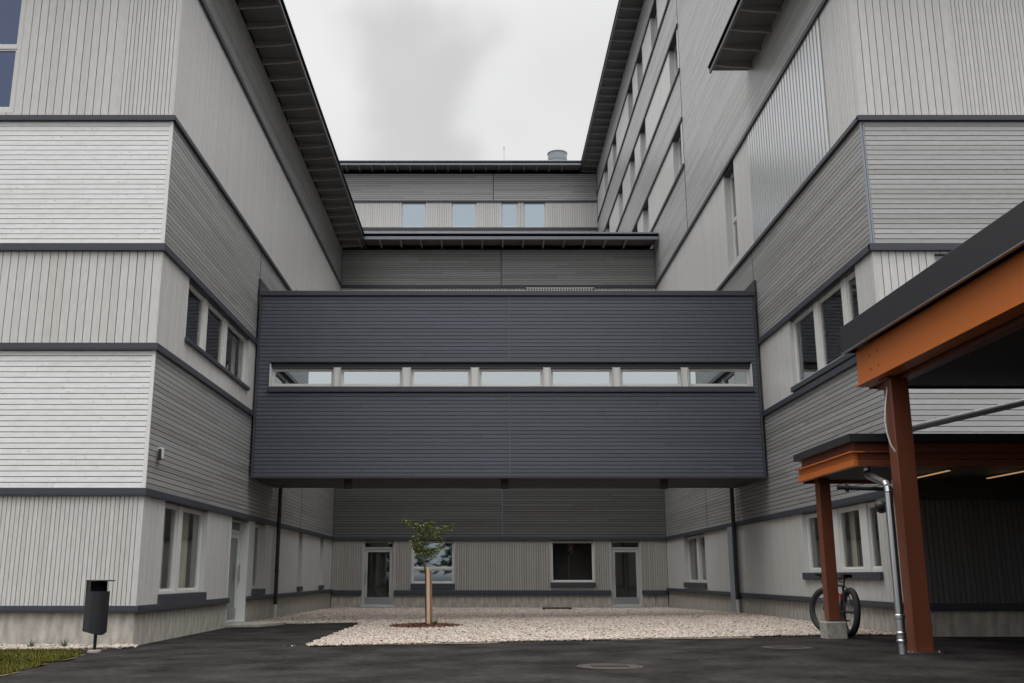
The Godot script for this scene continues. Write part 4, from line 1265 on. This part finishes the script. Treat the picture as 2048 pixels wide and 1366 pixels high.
# ---------------------------------------------------------------- bicycle, seen from behind, front wheel steered
func build_bicycle() -> void:
	var y0 := g(5.5, -16.0) + 0.01
	var bike := thing("bicycle", "black fat-tyred bicycle standing behind the post with the concrete footing", "bicycle", Vector3(5.5, y0, -16.15))
	bike.rotation_degrees = Vector3(0, 90, 0)      # its own +x points forward, away from the viewer
	var R := 0.315
	var tr := 0.048
	var rear := Vector3(-0.52, R + tr, 0)
	var fr := Vector3(0.52, R + tr, 0)
	var tilt := Basis(Vector3.RIGHT, deg_to_rad(5))
	bike.transform.basis = Basis(Vector3.UP, deg_to_rad(90)) * tilt
	var wheel := func(at: Vector3, axle: Vector3) -> void:
		var s := Soup.new()
		s.ring(at, axle, R - 0.035, 0.022, 40, 8)
		var node := put("wheel", s.mesh(), mats.black, bike)
		s = Soup.new()
		s.ring(at, axle, R, tr, 48, 12)
		put("tyre", s.mesh(), mats.rubber, node)
		s = Soup.new()
		var up := Vector3.UP
		var sd := axle.cross(up).normalized()
		for i in 28:
			var an := TAU * i / 28.0
			var o := sd * cos(an) + up * sin(an)
			var hub := axle * (0.035 if i % 2 == 0 else -0.035)
			var tw := sd * cos(an + (0.5 if i % 4 < 2 else -0.5)) + up * sin(an + (0.5 if i % 4 < 2 else -0.5))
			s.tube(at + hub + tw * 0.025, at + o * (R - 0.04), 0.0016, 0.0016, 5, false)
		put("spokes", s.mesh(), mats.steel_dull, node).set_meta("kind", "stuff")
		s = Soup.new()
		s.tube(at - axle * 0.06, at + axle * 0.06, 0.022, 0.022, 12)
		s.ring(at + axle * 0.03, axle, 0.08, 0.004, 28, 6)
		put("hub", s.mesh(), mats.steel_dull, node)
	var steer := Vector3(sin(deg_to_rad(28)), 0, cos(deg_to_rad(28)))
	wheel.call(rear, Vector3(0, 0, 1))
	wheel.call(fr, steer)
	var bb := Vector3(-0.1, 0.34, 0)
	var seat_top := Vector3(-0.25, 0.74, 0)
	var head_lo := Vector3(0.37, 0.64, 0)
	var head_hi := Vector3(0.33, 0.76, 0)
	var s := Soup.new()
	s.tube(bb, seat_top, 0.018, 0.017, 12)
	s.tube(seat_top, head_hi, 0.018, 0.02, 12)
	s.tube(bb, head_lo, 0.024, 0.024, 12)
	s.tube(head_lo, head_hi, 0.024, 0.024, 12)
	for e in [-0.07, 0.07]:
		s.tube(bb + Vector3(0, 0, e * 0.6), rear + Vector3(0, 0, e), 0.011, 0.01, 8)
		s.tube(seat_top + Vector3(0, 0, e * 0.4), rear + Vector3(0, 0, e), 0.009, 0.009, 8)
	put("frame", s.mesh(), mats.black, bike)
	s = Soup.new()
	var side := steer
	s.tube(head_hi + Vector3(-0.02, 0.05, 0), head_lo + Vector3(0.015, -0.04, 0), 0.02, 0.02, 10)
	for e in [-0.075, 0.075]:
		s.tube(head_lo + Vector3(0.02, -0.03, 0) + side * e * 0.9, fr + side * e, 0.016, 0.012, 8)
	s.tube(head_lo + Vector3(0.02, -0.03, 0) - side * 0.07, head_lo + Vector3(0.02, -0.03, 0) + side * 0.07, 0.02, 0.02, 8)
	put("fork", s.mesh(), mats.black, bike)
	s = Soup.new()
	var stem := head_hi + Vector3(0.05, 0.1, 0)
	s.tube(head_hi + Vector3(-0.02, 0.05, 0), stem, 0.018, 0.018, 8)
	s.path([stem - side * 0.33 + Vector3(-0.05, 0.03, 0), stem - side * 0.1, stem + side * 0.1, stem + side * 0.33 + Vector3(-0.05, 0.03, 0)], 0.014, 8)
	for e in [-1.0, 1.0]:
		s.tube(stem + side * e * 0.22 + Vector3(-0.05, 0.04, 0), stem + side * e * 0.35 + Vector3(-0.06, 0.035, 0), 0.018, 0.018, 10)
		s.path([stem + side * e * 0.2 + Vector3(0.0, 0.0, 0), stem + side * e * 0.23 + Vector3(0.06, -0.03, 0), stem + side * e * 0.31 + Vector3(0.05, -0.05, 0)], 0.007, 6)
		s.path([stem + side * e * 0.19, stem + side * e * 0.16 + Vector3(0.12, -0.03, 0), stem + side * e * 0.08 + Vector3(0.1, -0.16, 0), head_lo], 0.004, 5)
	put("handlebar", s.mesh(), mats.black, bike)
	s = Soup.new()
	s.tube(seat_top - Vector3(0, 0.02, 0), seat_top + Vector3(-0.03, 0.13, 0), 0.014, 0.014, 10)
	put("seat_post", s.mesh(), mats.black, bike)
	s = Soup.new()
	var prof := [[-0.15, 0.065], [-0.1, 0.072], [-0.02, 0.045], [0.06, 0.026], [0.13, 0.018]]
	for i in prof.size() - 1:
		var p: Array = prof[i]
		var q: Array = prof[i + 1]
		var o := seat_top + Vector3(-0.03, 0.13, 0)
		for e in 2:
			var zz := 0.05 if e == 0 else 0.0
			s.quad(o + Vector3(p[0], zz, -p[1]), o + Vector3(q[0], zz, -q[1]), o + Vector3(q[0], zz + 0.004, q[1]), o + Vector3(p[0], zz + 0.004, p[1]))
		for e in [-1.0, 1.0]:
			s.quad(o + Vector3(p[0], 0.0, e * p[1]), o + Vector3(p[0], 0.05, e * p[1]), o + Vector3(q[0], 0.05, e * q[1]), o + Vector3(q[0], 0.0, e * q[1]))
	put("saddle", s.mesh(), mats.rubber, bike)
	s = Soup.new()
	s.ring(bb + Vector3(0, 0, 0.05), Vector3(0, 0, 1), 0.08, 0.006, 28, 6)
	s.tube(bb - Vector3(0, 0, 0.08), bb + Vector3(0, 0, 0.08), 0.02, 0.02, 10)
	s.tube(bb + Vector3(0, 0, 0.08), bb + Vector3(0.12, -0.11, 0.09), 0.011, 0.009, 8)
	s.tube(bb - Vector3(0, 0, 0.08), bb + Vector3(-0.12, 0.11, -0.09), 0.011, 0.009, 8)
	put("crank", s.mesh(), mats.steel_dull, bike)
	for e in [[0.12, -0.11, 0.13], [-0.12, 0.11, -0.13]]:
		s = Soup.new()
		s.chamfer_box(bb + Vector3(e[0] - 0.045, e[1] - 0.012, e[2] - 0.045), bb + Vector3(e[0] + 0.045, e[1] + 0.012, e[2] + 0.045), 0.004)
		put("pedal", s.mesh(), mats.black, bike)
	# painted band on the chain stays and a rear reflector
	s = Soup.new()
	s.tube(Vector3(-0.33, 0.62, -0.085), Vector3(-0.36, 0.52, -0.085), 0.02, 0.02, 10)
	put("reflector", s.mesh(), plain(0.6, 0.05, 0.03, 0.3), bike)
	s = Soup.new()
	s.tube(bb.lerp(seat_top, 0.25) + Vector3(0.045, 0, 0), bb.lerp(seat_top, 0.65) + Vector3(0.045, 0, 0), 0.034, 0.034, 14)
	put("bottle", s.mesh(), plain(0.12, 0.42, 0.55, 0.35), bike)

# ---------------------------------------------------------------- the sapling and its stakes
func build_tree() -> void:
	var tx := -1.12
	var tz := -20.45
	var y0 := g(tx, tz)
	# mulch
	var m := thing("mulch_ring", "patch of red-brown bark mulch round the foot of the young tree", "mulch", Vector3(tx, y0, tz))
	var s := Soup.new()
	for i in 40:
		var a0 := TAU * i / 40
		var a1 := TAU * (i + 1) / 40
		var r0 := 0.68 * (1.0 + 0.08 * sin(a0 * 5.0) + 0.05 * sin(a0 * 11.0))
		var r1 := 0.68 * (1.0 + 0.08 * sin(a1 * 5.0) + 0.05 * sin(a1 * 11.0))
		s.tri(Vector3(0, 0.06, 0), Vector3(r1 * cos(a1), 0.014, r1 * sin(a1)), Vector3(r0 * cos(a0), 0.014, r0 * sin(a0)))
	var mm := put("mulch", s.mesh(), mats.mulch, m)
	mm.set_meta("kind", "stuff")
	s = Soup.new()
	for i in 1500:
		var a := rng.randf() * TAU
		var r := 0.72 * sqrt(rng.randf())
		var p := Vector3(cos(a) * r, 0.03 + 0.045 * (1.0 - r / 0.72) + rng.randf() * 0.018, sin(a) * r)
		var d := Vector3(rng.randf_range(-1, 1), rng.randf_range(-0.4, 0.4), rng.randf_range(-1, 1)).normalized() * rng.randf_range(0.012, 0.035)
		var e := d.cross(Vector3(rng.randf_range(-1, 1), 1, rng.randf_range(-1, 1))).normalized() * 0.009
		var k := rng.randf_range(0.55, 1.5)
		s.tint = Color(0.13 * k, 0.058 * k, 0.034 * k)
		s.quad(p - d - e, p - d + e, p + d + e, p + d - e)
	var vm := plain(1, 1, 1, 0.95)
	vm.vertex_color_use_as_albedo = true
	mats.vertex = vm
	put("bark_chips", s.mesh(true), vm, m).set_meta("kind", "stuff")
	# stakes
	for q in [[0.04, 0.06, 0.02, 0.0, "pale round wooden stake tied to the young tree, the front one"], [0.085, -0.10, 0.015, 0.02, "darker thin stake standing behind the pale one at the young tree"]]:
		var st := thing("tree_stake", q[4], "stake", Vector3(tx + q[0], y0, tz + q[1]), "")
		s = Soup.new()
		var hgt := 1.17 if q[0] < 0.08 else 1.08
		var rad := 0.037 if q[0] < 0.08 else 0.027
		s.tube(Vector3(0.0, -0.1, 0), Vector3(-0.025, hgt - 0.012, 0), rad, rad * 0.95, 14)
		s.tube(Vector3(-0.025, hgt - 0.012, 0), Vector3(-0.025, hgt, 0), rad * 0.95, rad * 0.8, 14)
		put("pole", s.mesh(), mats.wood if q[0] < 0.08 else mats.wood_dark, st)
		s = Soup.new()
		s.ring(Vector3(-0.012, hgt * 0.5, 0), Vector3.UP, rad + 0.004, 0.006, 20, 6)
		put("tie", s.mesh(), mats.black, st)
	# the tree
	var tree := thing("young_tree", "young tree with a thin bent trunk and sparse green leaves in the pebbles", "tree", Vector3(tx, y0, tz))
	s = Soup.new()
	var trunk := [Vector3(0.0, 0, 0), Vector3(-0.02, 0.5, 0.0), Vector3(-0.03, 1.0, 0), Vector3(-0.06, 1.2, 0.0), Vector3(-0.12, 1.34, 0.02), Vector3(-0.10, 1.5, 0.0), Vector3(-0.06, 1.7, 0.0), Vector3(-0.09, 1.88, 0.02)]
	for i in trunk.size() - 1:
		var ra := 0.021 - 0.0018 * i
		s.tube(trunk[i], trunk[i + 1], ra, ra - 0.0018, 9)
	put("trunk", s.mesh(), mats.bark, tree)
	var tips := []
	var limbs := [
		[trunk[4], Vector3(-0.26, 1.6, 0.1), Vector3(-0.22, 1.8, 0.14)],
		[trunk[5], Vector3(0.05, 1.5, 0.12), Vector3(0.18, 1.46, 0.18), Vector3(0.24, 1.58, 0.2)],
		[trunk[5], Vector3(-0.02, 1.75, -0.14), Vector3(0.2, 1.85, -0.2), Vector3(0.27, 1.62, -0.16)],
		[trunk[6], Vector3(0.12, 1.9, 0.05), Vector3(0.3, 1.92, 0.04), Vector3(0.46, 1.97, 0.0)],
		[trunk[6], Vector3(-0.16, 1.95, -0.05), Vector3(-0.32, 2.02, -0.08), Vector3(-0.47, 2.08, -0.1)],
		[trunk[7], Vector3(0.0, 1.98, 0.1), Vector3(0.08, 2.02, 0.16)],
		[trunk[4], Vector3(0.0, 1.42, -0.15), Vector3(0.14, 1.4, -0.2)],
		[trunk[5], Vector3(-0.2, 1.5, -0.14), Vector3(-0.26, 1.62, -0.2)],
	]
	for l in limbs:
		s = Soup.new()
		for i in l.size() - 1:
			s.tube(l[i], l[i + 1], 0.008 - 0.0018 * i, 0.0065 - 0.0018 * i, 6)
			for k in 7:
				tips.append([(l[i] as Vector3).lerp(l[i + 1], rng.randf_range(0.2, 1.0)), i])
		put("branch", s.mesh(), mats.bark, tree)
	s = Soup.new()
	for t in tips:
		var cl := 12 if t[1] > 0 else 8
		for k in cl:
			var p: Vector3 = t[0] + Vector3(rng.randf_range(-1, 1), rng.randf_range(-0.9, 0.6), rng.randf_range(-1, 1)) * 0.075
			var d := Vector3(rng.randf_range(-1, 1), rng.randf_range(-0.8, 0.3), rng.randf_range(-1, 1)).normalized()
			var side := d.cross(Vector3(rng.randf_range(-0.5, 0.5), 1, rng.randf_range(-0.5, 0.5))).normalized()
			var ln := rng.randf_range(0.035, 0.062)
			var wd := ln * 0.36
			var bend := d.cross(side) * ln * 0.12
			var c := rng.randf()
			s.tint = Color(lerpf(0.05, 0.30, c * c), lerpf(0.08, 0.33, c * c), lerpf(0.014, 0.04, c))
			var a := p
			var b := p + d * ln * 0.45 + side * wd
			var e := p + d * ln * 0.45 - side * wd
			var f := p + d * ln - bend
			var mid := p + d * ln * 0.5 + bend
			s.tri(a, b, mid); s.tri(b, f, mid); s.tri(a, mid, e); s.tri(e, mid, f)
	var lm := plain(1, 1, 1, 0.45)
	lm.vertex_color_use_as_albedo = true
	lm.cull_mode = BaseMaterial3D.CULL_DISABLED
	lm.backlight_enabled = true
	lm.backlight = Color(0.35, 0.45, 0.15)
	mats.leaf = lm
	put("foliage", s.mesh(true), lm, tree).set_meta("kind", "stuff")
	var tuft := thing("weed_tuft", "small green weed growing at the foot of the stakes", "weed", Vector3(tx + 0.17, y0 + 0.02, tz + 0.02))
	s = Soup.new()
	for i in 40:
		var d := Vector3(rng.randf_range(-1, 1), rng.randf_range(0.8, 2.4), rng.randf_range(-1, 1)).normalized() * rng.randf_range(0.08, 0.2)
		var sd := d.cross(Vector3(rng.randf_range(-1, 1), 0.2, rng.randf_range(-1, 1))).normalized() * 0.012
		s.tint = Color(0.05, 0.08, 0.02) * rng.randf_range(0.7, 1.6)
		s.tri(-sd, sd, d)
	put("leaves", s.mesh(true), lm, tuft)

# ---------------------------------------------------------------- pebbles and grass, past counting
func stone_mesh(sd: int) -> ArrayMesh:
	var r := RandomNumberGenerator.new()
	r.seed = sd
	var s := Soup.new()
	var rings := [[0.0, -0.5], [0.8, -0.35], [1.0, 0.05], [0.72, 0.5], [0.0, 0.68]]
	var pts := []
	for q in rings:
		var row := []
		for j in 6:
			var a := TAU * j / 6 + r.randf_range(-0.25, 0.25)
			var k := r.randf_range(0.8, 1.15)
			row.append(Vector3(cos(a) * q[0] * k, q[1] * r.randf_range(0.85, 1.1), sin(a) * q[0] * k * 0.8))
		pts.append(row)
	for i in 4:
		for j in 6:
			var a: Vector3 = pts[i][j]
			var b: Vector3 = pts[i][(j + 1) % 6]
			var c: Vector3 = pts[i + 1][(j + 1) % 6]
			var d: Vector3 = pts[i + 1][j]
			s.tri(a, c, d, a.normalized(), c.normalized(), d.normalized())
			s.tri(a, b, c, a.normalized(), b.normalized(), c.normalized())
	return s.mesh()

func scatter(called: String, label: String, mesh: Mesh, m: Material, list: Array, cols: Array) -> void:
	var mm := MultiMesh.new()
	mm.transform_format = MultiMesh.TRANSFORM_3D
	mm.use_colors = true
	mm.mesh = mesh
	mm.instance_count = list.size()
	for i in list.size():
		mm.set_instance_transform(i, list[i])
		mm.set_instance_color(i, cols[i])
	var o := MultiMeshInstance3D.new()
	o.name = numbered(called, self)
	o.multimesh = mm
	o.material_override = m
	add_child(o, true)
	tag(o, label, "", "", "stuff")

func build_gravel() -> void:
	var pal := [Color(0.502, 0.446, 0.392), Color(0.457, 0.381, 0.315), Color(0.426, 0.337, 0.280), Color(0.533, 0.491, 0.441), Color(0.381, 0.315, 0.252), Color(0.320, 0.263, 0.216)]
	var sm := plain(1, 1, 1, 0.85)
	sm.vertex_color_use_as_albedo = true
	for v in 3:
		var list := []
		var cols := []
		var add := func(x: float, z: float, big: float) -> void:
			var r := rng.randf_range(0.013, 0.029) * big
			var b := Basis.from_euler(Vector3(rng.randf_range(-0.5, 0.5), rng.randf() * TAU, rng.randf_range(-0.5, 0.5))).scaled_local(Vector3(r * rng.randf_range(0.8, 1.3), r * rng.randf_range(0.6, 1.0), r))
			list.append(Transform3D(b, Vector3(x, g(x, z) + 0.016 + rng.randf() * 0.012, z)))
			var k := rng.randf_range(0.75, 1.1)
			var c: Color = pal[rng.randi() % pal.size()]
			if rng.randf() < 0.08: c = Color(0.09, 0.08, 0.075)
			cols.append(Color(c.r * k, c.g * k, c.b * k))
		for i in 60000:
			var z := -15.1 - 21.0 * pow(rng.randf(), 1.25)
			var x := rng.randf_range(-5.3, 6.42)
			if in_gravel(x, z): add.call(x, z, 1.0)
		for i in 1600:
			var x := -5.15 - 4.0 * rng.randf()
			var z := rng.randf_range(-15.84, -14.7)
			if in_strip(x, z): add.call(x, z, 1.15)
		for i in 50:      # strays on the asphalt beside the bed
			var x := rng.randf_range(-2.9, 5.3)
			var z := lerpf(-15.2, -16.05, clampf((x + 2.54) / 7.7, 0, 1)) + absf(rng.randfn(0, 0.05))
			if rng.randf() < 0.3:
				x = -2.54 - absf(rng.randfn(0, 0.06))
				z = rng.randf_range(-22.5, -15.3)
			add.call(x, z, 0.7)
		scatter("pebbles", ["pale round pebbles", "pale flat pebbles", "pale angular pebbles"][v] + " covering the courtyard bed", stone_mesh(31 + v), sm, list, cols)

func build_grass() -> void:
	var s := Soup.new()
	for i in 7:
		var a := TAU * i / 7.0
		var base := Vector3(cos(a * 2.3), 0, sin(a * 1.7)) * 0.02
		var tip := base + Vector3(cos(a) * 0.03, 0.055 + 0.01 * (i % 3), sin(a) * 0.03)
		var sd := Vector3(-sin(a), 0, cos(a)) * 0.003
		s.tri(base - sd, base + sd, tip, Vector3.UP, Vector3.UP, Vector3.UP)
	var gm := plain(1, 1, 1, 0.7)
	gm.vertex_color_use_as_albedo = true
	gm.cull_mode = BaseMaterial3D.CULL_DISABLED
	var list := []
	var cols := []
	for i in 36000:
		var x := -5.1 - 4.2 * rng.randf()
		var z := rng.randf_range(-14.7, -8.5)
		if not in_grass(x, z): continue
		var k := rng.randf_range(0.6, 1.25)
		list.append(Transform3D(Basis(Vector3.UP, rng.randf() * TAU).scaled(Vector3(1, 0.7, 1) * rng.randf_range(0.6, 1.2)), Vector3(x, g(x, z) + 0.012, z)))
		var t := rng.randf()
		cols.append(Color(lerpf(0.22, 0.42, t), lerpf(0.25, 0.38, t), lerpf(0.025, 0.055, t)) * k)
	scatter("grass", "short yellow-green grass at the edge of the asphalt", s.mesh(), gm, list, cols)
	# a few tall weeds by the plinth
	for q in [[-6.15, -15.3, "spiky weed growing in the pebble strip nearer the litter bin"], [-6.6, -15.2, "low dark weed growing in the pebble strip further from the litter bin"]]:
		var tuft := thing("weed_tuft", q[2], "weed", Vector3(q[0], g(q[0], q[1]) + 0.01, q[1]))
		s = Soup.new()
		for i in 26:
			var d := Vector3(rng.randf_range(-1, 1), rng.randf_range(0.5, 1.6), rng.randf_range(-0.6, 0.6)).normalized() * rng.randf_range(0.08, 0.2)
			var sd := d.cross(Vector3(0.2, 0.1, 1)).normalized() * 0.006
			s.tint = Color(0.07, 0.085, 0.03) * rng.randf_range(0.6, 1.3)
			s.tri(-sd, sd, d)
		put("leaves", s.mesh(true), mats.leaf, tuft)

# ---------------------------------------------------------------- the trees behind the viewer, which the panes and the metal sheet mirror
func build_treeline() -> void:
	var s := Soup.new()
	for k in 26:
		var x := -62.0 + 5.0 * k + rng.randf_range(-1.6, 1.6)
		var z := rng.randf_range(26.0, 40.0)
		var h := rng.randf_range(9.0, 14.5)
		s.tint = Color(0.06, 0.045, 0.035)
		s.tube(Vector3(x, -0.5, z), Vector3(x, h * 0.9, z), 0.2, 0.04, 7)
		var wide := h * rng.randf_range(0.2, 0.3)
		var pointed := rng.randf() < 0.5
		for i in 520:
			var t := sqrt(rng.randf()) if pointed else rng.randf()
			var y := h * (1.0 - t * 0.88)
			var r := wide * (t if pointed else sqrt(maxf(0.0, 1.0 - pow(2.0 * t - 1.0, 2.0)))) * sqrt(rng.randf())
			var a := rng.randf() * TAU
			var p := Vector3(x + cos(a) * r, y, z + sin(a) * r)
			var d := Vector3(cos(a), rng.randf_range(-0.7, 0.4), sin(a)).normalized() * rng.randf_range(0.3, 0.6)
			var e := d.cross(Vector3(rng.randf_range(-1, 1), 1, rng.randf_range(-1, 1))).normalized() * rng.randf_range(0.14, 0.26)
			var c := rng.randf_range(0.6, 1.4)
			s.tint = Color(0.035 * c, 0.06 * c, 0.022 * c)
			s.quad(p - d, p + e, p + d, p - e)
	tag(put("treeline", s.mesh(true), mats.leaf, self), "dark belt of mixed trees facing the courtyard", "", "", "stuff")
